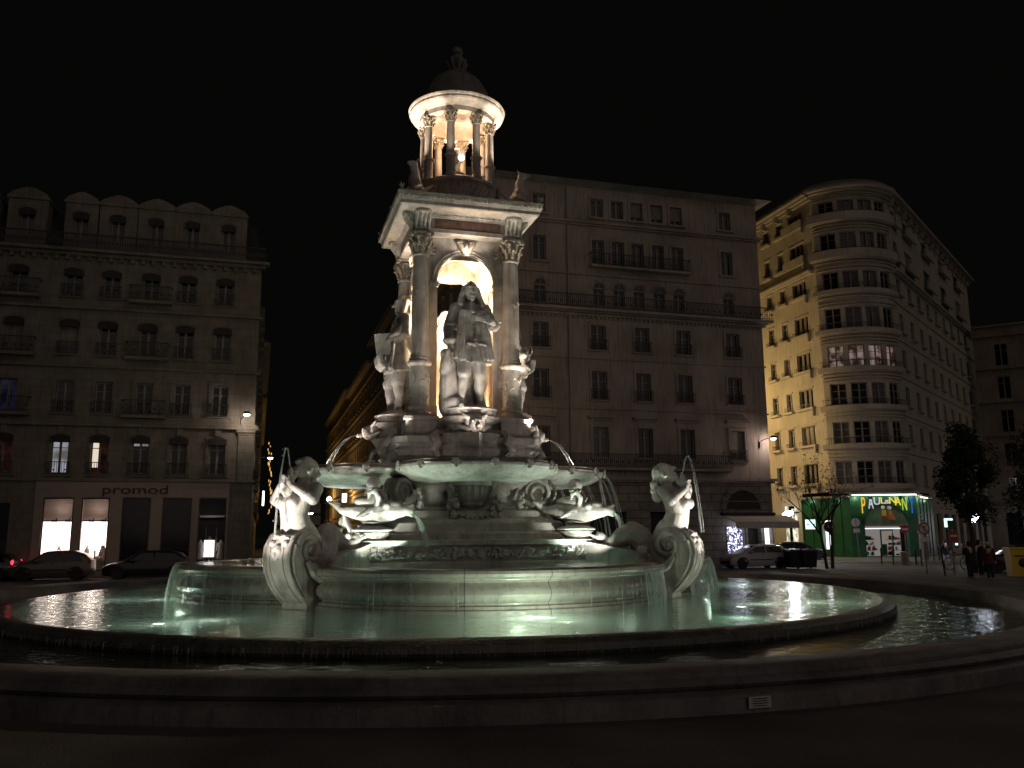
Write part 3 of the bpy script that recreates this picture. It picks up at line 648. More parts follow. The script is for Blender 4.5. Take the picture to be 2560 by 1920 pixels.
# rotunda
MB().lathe([(1.35, 12.0), (1.3, 12.1), (1.12, 12.2), (1.02, 12.4), (1.08, 12.7), (1.22, 12.92), (1.28, 12.95), (1.28, 13.05), (1.2, 13.1), (.2, 13.12)], 64).build('rotunda_drum', 'stone', FT)
mb = MB(); rnd = random.Random(4)
for i in range(36):
    a = 2*math.pi*i/36; mb.cap((1.1*math.cos(a), 1.1*math.sin(a), 12.62), (1.17*math.cos(a+.08), 1.17*math.sin(a+.08), 12.82), .035, .03, 6)
mb.build('drum_relief', 'carved', FT, ang=60)
for i in range(8):
    a = R(22.5+45*i); x, y = 1.08*math.cos(a), 1.08*math.sin(a)
    cobj = MB().lathe([(.19, 13.08), (.2, 13.14), (.15, 13.2), (.145, 13.24), (.14, 13.75), (.185, 13.78), (.185, 13.82), (.13, 13.85), (.13, 14.3), (.118, 14.9), (.135, 14.92), (.115, 14.95)], 24, (x, y, 0)).build('rotunda_column', 'stone', FT)
    mb = MB(); corinthian(mb, (x, y), .118, 14.93, .33, 8); mb.build('capital', 'ornament', cobj, ang=50)
MB().lathe([(.94, 15.26), (1.22, 15.26), (1.22, 15.42), (1.26, 15.43), (1.28, 15.46), (1.34, 15.50), (1.5, 15.54), (1.53, 15.58), (1.53, 15.64), (1.57, 15.68), (1.58, 15.72), (1.5, 15.75), (1.15, 15.78)], 96, caps=False).build('rotunda_cornice', 'stone', FT)
MB().lathe([(.94, 15.26), (.9, 15.4), (.75, 15.7), (.45, 15.9), (.01, 15.98)], 48, caps=False).build('rotunda_ceiling', 'stone', FT)
dm = MB().lathe([(1.14, 15.76), (1.14, 15.9), (1.1, 15.95), (1.08, 16.1), (1.0, 16.4), (.86, 16.68), (.66, 16.92), (.42, 17.06), (.3, 17.12), (.26, 17.18)], 64)
for i in range(16):
    a = 2*math.pi*i/16
    dm.tube([((r+.005)*math.cos(a), (r+.005)*math.sin(a), z) for r, z in ((1.09, 16.0), (1.0, 16.4), (.86, 16.68), (.66, 16.92), (.42, 17.06))], .014, 6)
dm.build('dome', 'rim', FT)
mb = MB().lathe([(.3, 17.12), (.33, 17.2), (.2, 17.28), (.17, 17.36), (.28, 17.5), (.3, 17.62), (.2, 17.75), (.14, 17.8), (.2, 17.88), (.2, 17.97), (.12, 18.08), (.02, 18.14)], 24)
for i in range(8):
    a = 2*math.pi*i/8; mb.cap((.24*math.cos(a), .24*math.sin(a), 17.3), (.31*math.cos(a), .31*math.sin(a), 17.55), .04, .06, 6)
mb.build('finial', 'rim', FT)
mb = MB().lathe([(.3, 13.1), (.32, 13.2), (.22, 13.3), (.18, 13.5), (.26, 13.62), (.12, 13.7), (.1, 13.95), (.17, 14.05), (.19, 14.2), (.12, 14.3), (.17, 14.42), (.1, 14.5)], 20)
mb.build('lantern_pedestal', 'ornament', FT)
MB().ell((.12, -.16, 14.15), (.09, .09, .09)).build('lantern_globe', 'e_bulb', FT)

# ------------------------------------------------------------------ sculpture helpers
def hand(mb, p, d, side, s, curl=.5):
    p = Vector(p); d = Vector(d).normalized(); side = Vector(side).normalized(); n_ = d.cross(side).normalized()
    mb.cap(p, p+d*.045*s, .028*s, .034*s, 8)
    for i in range(4):
        b = p+d*.07*s+side*(i-1.5)*.02*s; l = (.04, .048, .045, .035)[i]*s
        m1 = b+d*l*(1-curl*.3)+n_*l*curl*.5; m2 = m1+(d*(1-curl)+n_*curl)*l*.8
        mb.cap(b, m1, .0105*s, .0095*s, 6); mb.cap(m1, m2, .0095*s, .008*s, 6)
    tb = p+d*.02*s-side*.03*s; mb.cap(tb, tb+(d*.7-side*.6)*.045*s, .012*s, .01*s, 6)
def head(mb, c, s, fwd=(0, -1, 0), tilt=0.):
    f = Vector(fwd).normalized(); up = Vector((0, 0, 1)); r_ = f.cross(up).normalized()
    if tilt:
        q = Matrix.Rotation(tilt, 3, r_); f = q @ f; up = q @ up
    rot = Matrix((r_, -f, up)).transposed()
    c = Vector(c)
    mb.ell(c+up*.012*s, (.052*s, .065*s, .075*s), rot=rot); mb.ell(c-up*.03*s+f*.018*s, (.038*s, .042*s, .05*s), rot=rot)
    mb.cap(c+f*.058*s+up*.012*s, c+f*.078*s-up*.018*s, .009*s, .013*s, 6)      # nose
    mb.cap(c+f*.055*s-up*.045*s-r_*.014*s, c+f*.055*s-up*.045*s+r_*.014*s, .009*s, .009*s, 6)
    mb.cap(c+f*.056*s+up*.028*s-r_*.03*s, c+f*.056*s+up*.028*s+r_*.03*s, .009*s, .009*s, 6)
    mb.ell(c+f*.042*s-up*.07*s, (.016*s, .018*s, .014*s), rot=rot)
    for q in (-1, 1): mb.ell(c+r_*q*.052*s-up*.005*s, (.01*s, .016*s, .024*s), rot=rot)
def ringloft(mb, secs, n=24):
    mb.rings([[(cx+rx*math.cos(2*math.pi*j/n), cy+ry*math.sin(2*math.pi*j/n), z) for j in range(n)] for cx, cy, z, rx, ry in secs])
# ---- man in long wig and buttoned coat (unit height 1, faces -y, viewer right = +x)
def coated_man(H, holding='scroll'):
    S = lambda *p: tuple(q*H for q in p)
    mb = MB(); ct = MB()
    head(mb, S(0, -.015, .925), H*.98, (.08, -1, 0))
    wg = MB()
    wg.ell(S(0, .026, .957), S(.062, .058, .050))
    for sx in (-1, 1):
        for i in range(7):
            z = .95-.022*i; wg.ell(S(sx*(.05+.006*i), .0-.004*i, z), S(.026, .03, .022), 10, 6)
        for i in range(4): wg.ell(S(sx*(.04+.01*i), .035, .90-.028*i), S(.03, .03, .024), 10, 6)
    for i in range(3): wg.ell(S(0, .045, .93-.04*i), S(.05, .03, .03), 10, 6)
    mb.cap(S(0, 0, .82), S(0, -.005, .89), .035*H, .03*H)
    # torso and coat
    ringloft(ct, [(0, 0, .34*H, .02*H, .02*H), (.015*H, 0, .355*H, .155*H, .115*H), (.012*H, 0, .42*H, .145*H, .11*H), (.005*H, 0, .55*H, .112*H, .09*H), (0, -.005*H, .64*H, .098*H, .08*H), (0, 0, .74*H, .112*H, .08*H), (0, 0, .80*H, .115*H, .065*H), (0, 0, .83*H, .07*H, .05*H)], 32)
    for i in range(13): ct.ell(S(.012, -.088-.0022*i, .72-.027*i), S(.009, .009, .008), 8, 6)
    for x in (-.095, -.075, .075, .1, -.12, .125):    # lapel and skirt folds
        ct.cap(S(x*.8, -.075, .76), S(x*1.18, -.10, .38), .012*H, .018*H, 6)
    for x in (-.04, .05): ct.cap(S(x, -.1, .5), S(x+.05, -.105, .49), .013*H, .01*H, 6)
    for i in range(10):
        a = R(200+14*i); ct.cap(S(.1*math.cos(a), .08*math.sin(a), .58), S(.016+.152*math.cos(a), .115*math.sin(a), .36), .008*H, .015*H, 6)
    mb.cap(S(0, -.045, .83), S(.0, -.078, .755), .018*H, .016*H)
    # legs: left forward, right back
    for (hx, hy, kx, ky, ax, ay, tx, ty) in ((-.06, -.02, -.065, -.075, -.085, -.05, -.10, -.13), (.055, 0, .065, -.03, .07, .0, .085, -.08)):
        mb.cap(S(hx, hy, .42), S(kx, ky, .27), .068*H, .052*H); mb.ell(S(kx, ky+.005, .27), S(.055, .055, .03))
        mb.cap(S(kx, ky, .26), S((kx+ax)/2, (ky+ay)/2+.008, .17), .038*H, .041*H); mb.cap(S((kx+ax)/2, (ky+ay)/2+.008, .17), S(ax, ay, .055), .038*H, .022*H)
        mb.cap(S(ax, ay+.01, .03), S(tx, ty, .018), .028*H, .02*H); mb.box(S(ax, ay+.02, .01), S(.04, .05, .02))
        mb.ell(S((ax+tx)/2, (ay+ty)/2, .04), S(.022, .02, .015))
    # right arm hanging, wide cuff
    ct.cap(S(-.115, 0, .785), S(-.165, .01, .64), .052*H, .05*H); ct.cap(S(-.165, .01, .64), S(-.17, -.05, .53), .05*H, .048*H); ct.ell(S(-.172, -.055, .52), S(.06, .06, .038))
    for i in range(4): ct.cap(S(-.2, -.02+.0*i, .66-.03*i), S(-.13, -.06, .65-.03*i), .014*H, .012*H, 6)
    mb.cap(S(-.172, -.06, .52), S(-.17, -.065, .465), .03*H, .026*H); hand(mb, S(-.17, -.065, .455), (0, -.1, -1), (0, 1, 0), H*.95, .5)
    # left arm bent holding papers
    if holding == 'scroll':
        ct.cap(S(.115, 0, .785), S(.165, .0, .67), .052*H, .048*H); ct.cap(S(.165, 0, .67), S(.15, -.12, .64), .046*H, .04*H); ct.ell(S(.15, -.13, .64), S(.05, .035, .05))
        hand(mb, S(.14, -.15, .645), (-.5, -.6, .2), (0, .2, 1), H*.95, .6)
    else:
        ct.cap(S(.115, 0, .785), S(.15, .0, .66), .05*H, .046*H); ct.cap(S(.15, 0, .66), S(.08, -.13, .60), .044*H, .036*H)
        hand(mb, S(.06, -.15, .60), (-.7, -.5, 0), (0, 0, 1), H*.95, .6)
    # support behind the legs
    sp_ = MB(); sp_.cap(S(-.03, .085, .03), S(-.03, .09, .32), .10*H, .06*H); sp_.cap(S(.08, .09, .02), S(.06, .1, .2), .07*H, .06*H)
    mb.ell(S(0, 0, .0), S(.2, .16, .03), 24, 8)
    mb.cap(S(0, 0, .45), S(0, 0, .78), .07*H, .07*H); mb.cap(S(-.05, 0, .45), S(.05, 0, .45), .06*H, .06*H)
    mb.cap(S(.13, 0, .75), S(.15, -.06, .66), .03*H, .03*H); mb.cap(S(.15, -.06, .66), S(.14, -.15, .645) if holding == 'scroll' else S(.06, -.15, .60), .03*H, .026*H); mb.cap(S(.05, 0, .77), S(.13, 0, .75), .03*H, .03*H); mb.cap(S(-.05, 0, .77), S(-.165, .01, .64), .03*H, .03*H); mb.cap(S(-.165, .01, .64), S(-.172, -.06, .5), .03*H, .03*H)
    return mb, wg, (ct, sp_), S
def place_statue(k, label, kind):
    a = R(90*k); c, s = math.cos(a), math.sin(a); dd = 1.95 if k == 0 else 1.80
    x, y = dd*s, -dd*c
    p = L2W(x, y, 5.62)
    root = empty('statue', p, PHI+a, label, 'statue', 'marble statues of standing men round the tower')
    H = 3.78
    mb, wg, (ct, sp_), S = coated_man(H, 'scroll' if kind != 'board' else 'board')
    if kind == 'board':
        mb.v = [(x_, y_+.045*z_, z_) for x_, y_, z_ in mb.v]; wg.v = [(x_, y_+.045*z_, z_) for x_, y_, z_ in wg.v]; ct.v = [(x_, y_+.045*z_, z_) for x_, y_, z_ in ct.v]
    mb.remesh('figure', 'statue', root, .021, 1, .014, 3.5)
    sp_.remesh('drapery_support', 'coatstone', root, .03, 1, .03, 3)
    ct.remesh('coat', 'coatstone', root, .021, 1, .012, 3.5)
    wg.remesh('wig', 'statue', root, .03, 1, .02, 5)
    if kind == 'scroll':
        MB().rings([[S_(q) for q in ((.02, -.17, .66), (.2, -.14, .675), (.2, -.135, .69), (.02, -.165, .69))] if False else [S(.0, -.165, .66), S(.215, -.15, .66), S(.215, -.15, .685), S(.0, -.165, .69)], [S(.0, -.15, .66), S(.215, -.135, .66), S(.215, -.135, .685), S(.0, -.15, .69)]]).build('paper', 'statue', root, ang=0)
        mb = MB(); mb.cap(S(-.17, .0, .40), S(-.15, .03, .02), .062*H, .09*H); mb.ell(S(-.185, -.03, .42), S(.06, .06, .045)); mb.cap(S(-.19, -.08, .44), S(-.20, -.02, .3), .02*H, .05*H); mb.ell(S(-.12, -.02, .05), S(.1, .08, .06))
        mb.remesh('support', 'statue', root, .03, 2, .03, 3)
    else:
        MB().box((0, 0, 0), S(.016, .14, .17)).xf(Matrix.Translation(S(.1, -.13, .57)) @ Matrix.Rotation(R(8), 4, 'X')).build('board', 'statue', root, ang=0)
        mb = MB(); rnd = random.Random(k)
        for i in range(9): mb.tube([S(-.12+i*.03, -.16, .5), S(-.1+i*.025, -.15, .43), S(-.11+i*.03, -.12, .38)], [.02*H, .028*H, .012*H], 6)
        mb.cap(S(.04, .1, .7), S(.05, .13, .1), .05*H, .08*H); mb.remesh('drapery', 'statue', root, .03, 1, .03, 3)
    return root
place_statue(0, 'white stone man in long wig and buttoned coat under the front arch', 'scroll')
place_statue(3, 'stone man seen side-on holding a board at the tower\'s left side', 'board')
place_statue(2, 'stone man on the far side of the tower, seen glowing through the arch', 'board')
place_statue(1, 'stone figure mostly hidden behind the right column, cloak showing', 'board')

# ---- sirens on scroll consoles
def siren(k, label):
    a = R(45+90*k)         # local direction angle
    rz = PHI+a
    root = empty('siren_statue', L2W(0, 0, 0), rz, label, 'statue', 'siren statues at the corners of the basin')
    # local: +x = outwards radial, y lateral, z up
    mb = MB()
    P = lambda x, y, z: (x, y, z)
    # pelvis, torso leaning back then chest
    secs = [(6.70, 1.90, .42, .40), (6.78, 2.15, .42, .43), (6.90, 2.42, .34, .35), (6.96, 2.62, .31, .33), (6.96, 2.85, .34, .39), (6.86, 3.05, .34, .46), (6.74, 3.22, .27, .46), (6.64, 3.34, .18, .28)]
    mb.rings([[(cx+rx*math.cos(2*math.pi*j/24), ry*math.sin(2*math.pi*j/24), z) for j in range(24)] for cx, z, rx, ry in secs])
    for s_ in (-1, 1):
        mb.ell((7.22, s_*.18, 2.86), (.15, .15, .15)); mb.cap((6.72, s_*.44, 3.18), (6.98, s_*.58, 2.92), .16, .13)
        mb.cap((6.98, s_*.58, 2.92), (7.24, s_*.2, 3.22), .13, .085); hand(mb, (7.25, s_*.16, 3.24), (.1, -s_*.5, .75), (0, 1*s_, .4), 2.4, .5)
        mb.cap((6.9, s_*.05, 2.2), (7.05, s_*.05, 2.75), .16, .13)
    mb.cap((6.7, 0, 3.25), (6.66, 0, 3.5), .17, .15)
    head(mb, (6.66, 0, 3.66), 3.9, (1, 0, 0), R(42))
    # tail: over and inwards, coiling down the wing
    pts = [(6.75, 0, 2.1), (6.55, .05, 1.75), (6.3, .1, 1.62), (6.0, .08, 1.75), (5.85, 0, 2.0), (5.7, -.06, 2.12), (5.45, -.1, 2.02), (5.2, -.05, 1.86), (4.95, .05, 1.84), (4.75, .08, 1.95), (4.55, 0, 1.98)]
    rad = [.42, .42, .38, .34, .32, .30, .27, .21, .15, .10, .05]
    big = MB()
    for i in range(len(pts)-1): mb.cap(pts[i], pts[i+1], rad[i], rad[i+1])
    mb.cap((4.75, .05, 1.95), (4.5, .35, 2.15), .07, .02); mb.cap((4.75, 0, 1.95), (4.5, -.35, 2.1), .07, .02); mb.ell((4.72, 0, 2.0), (.16, .14, .14))
    mb.remesh('body', 'statue', root, .022, 1, .010, 2.6)
    # hair
    mb = MB()
    mb.ell((6.50, 0, 3.69), (.215, .225, .23))
    for i in range(12):
        rnd = random.Random(i); mb.ell((6.40+rnd.uniform(-.05, .06), rnd.uniform(-.18, .18), 3.6-.055*i), (.12, .12, .1), 10, 6)
    mb.remesh('hair', 'statue', root, .03, 1, .03, 6)
    # conch held to the mouth
    mb = MB(); mb.cap((7.2, 0, 3.12), (7.14, 0, 3.42), .15, .11); mb.cap((7.14, 0, 3.42), (7.12, 0, 3.66), .11, .04); mb.cap((7.12, 0, 3.3), (6.95, 0, 3.55), .08, .05); mb.cap((7.2, 0, 3.2), (7.36, 0, 3.3), .08, .03)
    mb.remesh('conch', 'statue', root, .022, 1, .02, 6)
    # console
    prof = [(6.25, -.6), (6.25, 1.2), (6.35, 1.9), (6.7, 2.15), (7.05, 2.2), (7.3, 2.1), (7.46, 1.85), (7.5, 1.6), (7.44, 1.3), (7.28, 1.0), (7.05, .75), (6.85, .58), (6.85, .44), (6.98, .42), (6.98, -.6)]
    W_ = .37
    c0 = MB().rings([[(x, -W_, z) for x, z in prof], [(x, W_, z) for x, z in prof]])
    con = c0.build('console', 'stone', root)
    mb = MB()
    for s_ in (-1, 1):
        ys = s_*(W_+.02)
        sp = []
        for i in range(46):
            q = i*.28; rr = .46*math.exp(-.14*q); sp.append((6.80+rr*math.cos(q+.2), ys, 1.80+rr*math.sin(q+.2)))
        mb.tube(sp, [.075*math.exp(-.05*i*.28)+.012 for i in range(46)], 8)
        mb.tube([(7.30, ys, 1.9), (7.38, ys, 1.6), (7.32, ys, 1.3), (7.15, ys, 1.0), (6.92, ys, .72)], [.07, .06, .05, .04, .02], 8)
        mb.tube([(x-.0, s_*W_, z) for x, z in prof[4:12]], .035, 8); mb.ell((6.8, ys, 1.8), (.09, .07, .09), 10, 6)
        mb.tube([(x+.012, s_*.2, z) for x, z in prof[5:12]], .016, 6)
    mb.build('volute', 'stone', con, ang=50)
    mb = MB()
    for s_ in (-1, 1):
        mb.tube([(6.05, s_*.28, 1.75), (6.02, s_*.36, 1.4), (6.2, s_*.43, 1.18), (6.5, s_*.47, 1.13), (6.8, s_*.47, 1.25), (7.0, s_*.46, 1.5)], [.14, .17, .17, .14, .09, .03], 10)
        for i in range(5): mb.tube([(6.3+.05*i, s_*.47, 1.1+.05*i), (6.6+.05*i, s_*.5, 1.15+.06*i), (6.95, s_*.47, 1.45+.03*i)], [.05, .045, .015], 6)
    mb.remesh('leaf_coil', 'statue', con, .026, 2)
    mb = MB()       # face carved on the console front
    mb.ell((7.45, 0, 1.72), (.10, .15, .19)); mb.cap((7.52, 0, 1.75), (7.57, 0, 1.66), .03, .045, 8)
    for s_ in (-1, 1):
        mb.ell((7.50, s_*.065, 1.79), (.05, .04, .03)); mb.ell((7.40, s_*.2, 1.92), (.09, .09, .09)); mb.tube([(7.42, s_*.18, 1.6), (7.4, s_*.2, 1.4), (7.28, s_*.16, 1.15)], [.05, .035, .02], 6)
    mb.cap((7.5, -.07, 1.57), (7.5, .07, 1.57), .03, .03); mb.tube([(7.34, -.25, 2.02), (7.38, -.1, 2.1), (7.36, 0, 2.05), (7.38, .1, 2.1), (7.34, .25, 2.02)], .05, 8)
    mb.remesh('carved_mask', 'stone', con, .02, 1)
    return root
siren(2, 'left stone siren blowing a conch, brightly lit from the pool below')
siren(3, 'right stone siren blowing a conch, seen in profile with coiled tail')
# ---- dolphins between sirens and tower, chimeras on the cornice
def dolphin(k, label, turn, mouth_up=0.):
    a = R(45+90*k); r_ = 4.0
    root = empty('dolphin_sculpture', L2W(r_*math.cos(a), r_*math.sin(a), 1.93), PHI+a+turn, label, 'sculpture', 'dolphin sculptures at the corners of the platform')
    mb = MB()   # local +x = head direction
    pts = [(-1.1, .1, .95), (-.85, .05, .82), (-.5, 0, .80), (-.15, 0, .76), (.2, 0, .74), (.55, 0, .78), (.85, 0, .80), (1.02, 0, .79)]
    rad = [.05, .12, .2, .28, .29, .22, .14, .10]
    for i in range(len(pts)-1): mb.cap(pts[i], pts[i+1], rad[i], rad[i+1])
    mb.ell((.55, 0, .93), (.25, .17, .13)); mb.cap((.95, 0, .86), (1.08, 0, .93), .09, .04); mb.cap((.95, 0, .74), (1.05, 0, .66), .08, .05)
    for s_ in (-1, 1):
        mb.ell((.42, s_*.2, .92), (.09, .08, .09)); mb.cap((.0, s_*.25, .8), (-.3, s_*.5, .62), .1, .03); mb.cap((-1.0, .1, .93), (-1.18, .1+s_*.25, 1.05), .1, .04)
        mb.tube([(.15, s_*.2, .95), (.22, s_*.28, 1.15), (.12, s_*.33, 1.32), (-.03, s_*.3, 1.25), (-.05, s_*.27, 1.1)], [.07, .08, .08, .07, .03], 8)
    mb.ell((-.15, 0, 1.05), (.42, .22, .16)); mb.ell((.0, 0, 1.12), (.2, .18, .16))
    mb.remesh('body', 'statue', root, .024, 1, .012, 4)
    MB().lathe([(.10, 1.15), (.09, 1.25), (.16, 1.33), (.19, 1.37), (.10, 1.385), (.17, 1.40), (.20, 1.46), (.19, 1.56), (.13, 1.66), (.02, 1.71)], 20, (0, 0, 0)).build('acorn_finial', 'statue', root)
    mb = MB().lathe([(.30, -.02), (.36, .1), (.46, .22), (.5, .235), (.3, .25), (.52, .27), (.56, .30), (.5, .34), (.25, .40), (.2, .44), (.28, .47), (.28, .5), (.15, .54)], 32)
    mb.build('stacked_dishes', 'statue', root)
    mb = MB()
    mb.cap((-.95, .1, .3), (-1.15, -.1, .12), .08, .04); mb.cap((-1.0, -.1, .25), (-.7, .15, .1), .07, .05); mb.cap((-.6, -.15, .15), (-.3, -.3, .05), .1, .05); mb.ell((-.85, .1, .5), (.12, .1, .16)); mb.cap((-.9, .1, .9), (-.6, .0, .3), .07, .08)
    mb.remesh('seaweed', 'statue', root, .026, 1, .02, 6)
    return root
dolphin(2, 'left stone dolphin on stacked dishes, head turned to the middle', R(110))
dolphin(3, 'right stone dolphin on stacked dishes, spouting towards the right siren', R(12))
def chimera(k, label):
    a = R(45+90*k)
    root = empty('chimera_sculpture', L2W(0, 0, 12.02), PHI+a, label, 'sculpture', 'seahorse sculptures on the tower cornice')
    mb = MB()
    pts = [(1.35, 0, .12), (1.5, 0, .22), (1.7, 0, .2), (1.95, 0, .18), (2.2, 0, .25), (2.35, 0, .5), (2.3, 0, .75), (2.38, 0, .95)]
    rad = [.06, .12, .16, .2, .22, .19, .13, .11]
    for i in range(len(pts)-1): mb.cap(pts[i], pts[i+1], rad[i], rad[i+1])
    mb.cap((2.36, 0, 1.0), (2.62, 0, .98), .11, .06); mb.ell((2.42, 0, 1.03), (.12, .09, .1))
    for s_ in (-1, 1):
        mb.cap((2.34, s_*.06, 1.08), (2.28, s_*.1, 1.22), .04, .015); mb.cap((2.3, s_*.15, .3), (2.6, s_*.2, .15), .09, .05); mb.cap((2.0, s_*.15, .3), (1.8, s_*.35, .5), .08, .02)
    for i in range(6): mb.cap((2.2+.03*i, 0, .45+.1*i), (2.08+.04*i, 0, .52+.1*i), .05, .02)
    for s_ in (-1, 1):
        mb.tube([(1.5, 0, .15), (1.42, s_*.25, .18), (1.3, s_*.4, .2), (1.35, s_*.5, .3), (1.45, s_*.45, .32)], [.1, .09, .07, .05, .03], 8)
    mb.remesh('body', 'statue', root, .024, 1, .015, 6)
    return root
chimera(3, 'stone seahorse on the right corner of the tower cornice')
chimera(2, 'stone seahorse on the front left corner of the tower cornice')
chimera(1, 'stone seahorse half hidden at the back left of the cornice')

# ---- water jets and falling water
def jet(name, pts, rad, label, n=3, spread=.02, group=None, seed=0):
    rnd = random.Random(seed); mb = MB()
    for i in range(n):
        off = Vector((rnd.uniform(-1, 1), rnd.uniform(-1, 1), 0))*spread
        pp = []; rr = []
        N_ = len(pts)
        for j, p in enumerate(pts):
            pp.append(Vector(p)+off*(j/N_*2.2)+Vector((rnd.uniform(-1, 1), rnd.uniform(-1, 1), 0))*.006); rr.append(rad*rnd.uniform(.5, 1.2)*(1 if i == 0 else .5))
        mb.tube(pp, rr, 6)
    for i in range(int(10*n)):
        j = rnd.randint(len(pts)//3, len(pts)-1); q = Vector(pts[j])+Vector((rnd.gauss(0, 1), rnd.gauss(0, 1), rnd.gauss(0, 1)))*.035*(j/len(pts)+.3); e = rad*rnd.uniform(.3, .8); mb.ell(q, (e, e, e*rnd.uniform(1, 3)), 5, 4)
    return tag(mb.build(name, 'jet'), label, 'water jet', group, 'stuff')
def parab(p0, v, t1, n=14, g=9.8):
    return [Vector(p0)+Vector((v[0], v[1], 0))*t+Vector((0, 0, v[2]*t-.5*g*t*t)) for t in [t1*i/(n-1) for i in range(n)]]
def radial(k45): a = R(k45)+PHI; return Vector((math.cos(a), math.sin(a), 0))
for kk, nm in ((225, 'left'), (315, 'right')):
    u_ = radial(kk); p0 = Vector((CX, CY, 0))+u_*7.14+Vector((0, 0, 3.6))
    pts = parab(p0, (u_.x*.48, u_.y*.48, 3.15), .96, 18)
    jet('water_jet', pts, .017, 'thin water jet rising from the conch of the %s siren' % nm, 3, .03, seed=kk)
for kk, nm, tr in ((225, 'left', 110), (315, 'right', 12)):
    u0 = radial(kk); a = R(kk)+PHI+R(tr); u_ = Vector((math.cos(a), math.sin(a), 0))
    p0 = Vector((CX, CY, 0))+u0*4.0+u_*1.04+Vector((0, 0, 2.66))
    jet('water_jet', parab(p0, (u_.x*1.0, u_.y*1.0, 0), .42 if kk == 225 else .45, 10), .026, 'water pouring from the mouth of the %s dolphin' % nm, 7, .06, seed=kk+1)
for k, nm, tt in ((0, 'front', .47), (1, 'right', .47), (3, 'left', .47)):
    u_ = radial(-90+90*k); p0 = Vector((CX, CY, 0))+u_*3.0+Vector((0, 0, 5.02))
    jet('water_jet', parab(p0, (u_.x*(1.9 if k else .5), u_.y*(1.9 if k else .5), .1), tt, 10), .012, 'water spouting from the mask under the %s statue' % nm, 5, .05, seed=k+3)
def curtain(label, a0, a1, d, z0, z1, n, spread, fn, rad=.008, seed=1, vel=.25):
    rnd = random.Random(seed); mb = MB()
    for i in range(n):
        t = a0+(a1-a0)*rnd.random(); x, y = fn(t)
        L_ = Vector((x, y, 0)); u_ = L_.normalized(); rr = rad*rnd.uniform(.4, 1.5)
        zz1 = z1 if rnd.random() < .6 else z0-(z0-z1)*rnd.uniform(.4, 1)
        zs = z0 if rnd.random() < .7 else z0-(z0-z1)*rnd.uniform(0, .6)
        pp = []
        for j in range(7):
            z = zs+(zz1-zs)*j/6; fall = math.sqrt(max(0, 2*(z0-z)/9.8)); q = L_+u_*(d+vel*fall*rnd.uniform(.85, 1.1))
            pp.append(L2W(q.x, q.y, z))
        mb.tube(pp, [rr*rnd.uniform(.6, 1.2) for _ in pp], 4)
    return tag(mb.build('falling_water', 'jet', ang=0), label, 'falling water', None, 'stuff')
def lobe1(al):     # outline of the middle basin at polar angle al (degrees, local)
    k = round((al+90)/90); th = R(al+90-90*k); c, s = math.cos(th), math.sin(th)
    t = 3*c+math.sqrt(4.8**2-(3*s)**2); return t*math.cos(R(al)), t*math.sin(R(al))
curtain('sheet of water falling over the left lobe of the middle basin', 168, 190, .03, 1.38, .42, 420, 0, lobe1, .008, 1, .5)
curtain('sheet of water falling over the right lobe of the middle basin', -38, 25, .03, 1.38, .42, 760, 0, lobe1, .008, 2, .5)
curtain('sparse trickles over the dark side of the left lobe', 190, 218, .02, 1.38, .42, 60, 0, lobe1, .005, 8, .2)
curtain('streaks of water over the right end of the front lobe', -66, -52, .02, 1.2, .42, 70, 0, lobe1, .009, 3, .25)
curtain('thin trickles running over the front lobe of the middle basin', -130, -60, .0, 1.1, .42, 60, 0, lobe1, .0035, 4, .12)
curtain('trickles of water spilling over the pool lip', -200, 20, 0, .30, .17, 380, 0, lambda a: (12.06*math.cos(R(a)), 12.06*math.sin(R(a))), .006, 5, .1)
# threads from the rim shells of the upper basin
def lobe2(al):
    k = round((al+90)/90); th = R(al+90-90*k); c, s = math.cos(th), math.sin(th); A, B, d = 2.03, 2.23, 2.65
    qa = (c/A)**2+(s/B)**2; qb = -2*c*d/A**2; qc = (d/A)**2-1; t = (-qb+math.sqrt(max(qb*qb-4*qa*qc, 0)))/(2*qa)
    return t*math.cos(R(al)), t*math.sin(R(al))
for al, v in ((0, 1.15), (12.2, 1.1), (-12.2, 1.0), (24.4, .9), (-24.4, .5)):
    x, y = lobe2(al); a = R(al)+PHI; u_ = Vector((math.cos(a), math.sin(a), 0)); p = L2W(x, y, 3.84)
    jet('water_jet', parab(p, (u_.x*v, u_.y*v, 0), .71, 12), .012, 'threads of water falling from the right lobe of the upper basin', 5, .07, 'water threads from the right lobe', seed=int(al)+50)
# underwater lamps that show in the water
UL = (((377, 1566), 'small underwater lamp nearest the front left of the pool lip', 8), ((520, 1552), 'underwater lamp glowing left of the left siren, towards the front', 30), ((1340, 1545), 'brightest underwater lamp in front of the middle basin', 120),
      ((400, 1500), 'underwater lamp behind, left of the left sheet of falling water', 40), ((1905, 1511), 'underwater lamp between the right siren and the pool edge', 45), ((2040, 1508), 'rightmost underwater lamp near the pool edge', 30), ((1850, 1466), 'underwater lamp beside the right sheet of falling water', 40))
for (px, py), lab, pw in UL:
    p = at_z(px, py, .43); p.z = -.3
    f = empty('underwater_lamp', p, 0, lab, 'lamp', 'underwater lamps in the pool')
    MB().lathe([(.17, .0), (.2, .04), (.2, .1), (.15, .11)], 20).build('housing', 'greymetal', f)
    MB().lathe([(.145, .1), (.14, .115), (.02, .12)], 20).build('lens', 'e_pool', f)
    lamp('pool_lamp_light', (p.x, p.y, .12), pw*1.1, (.94, 1, .84), .02)

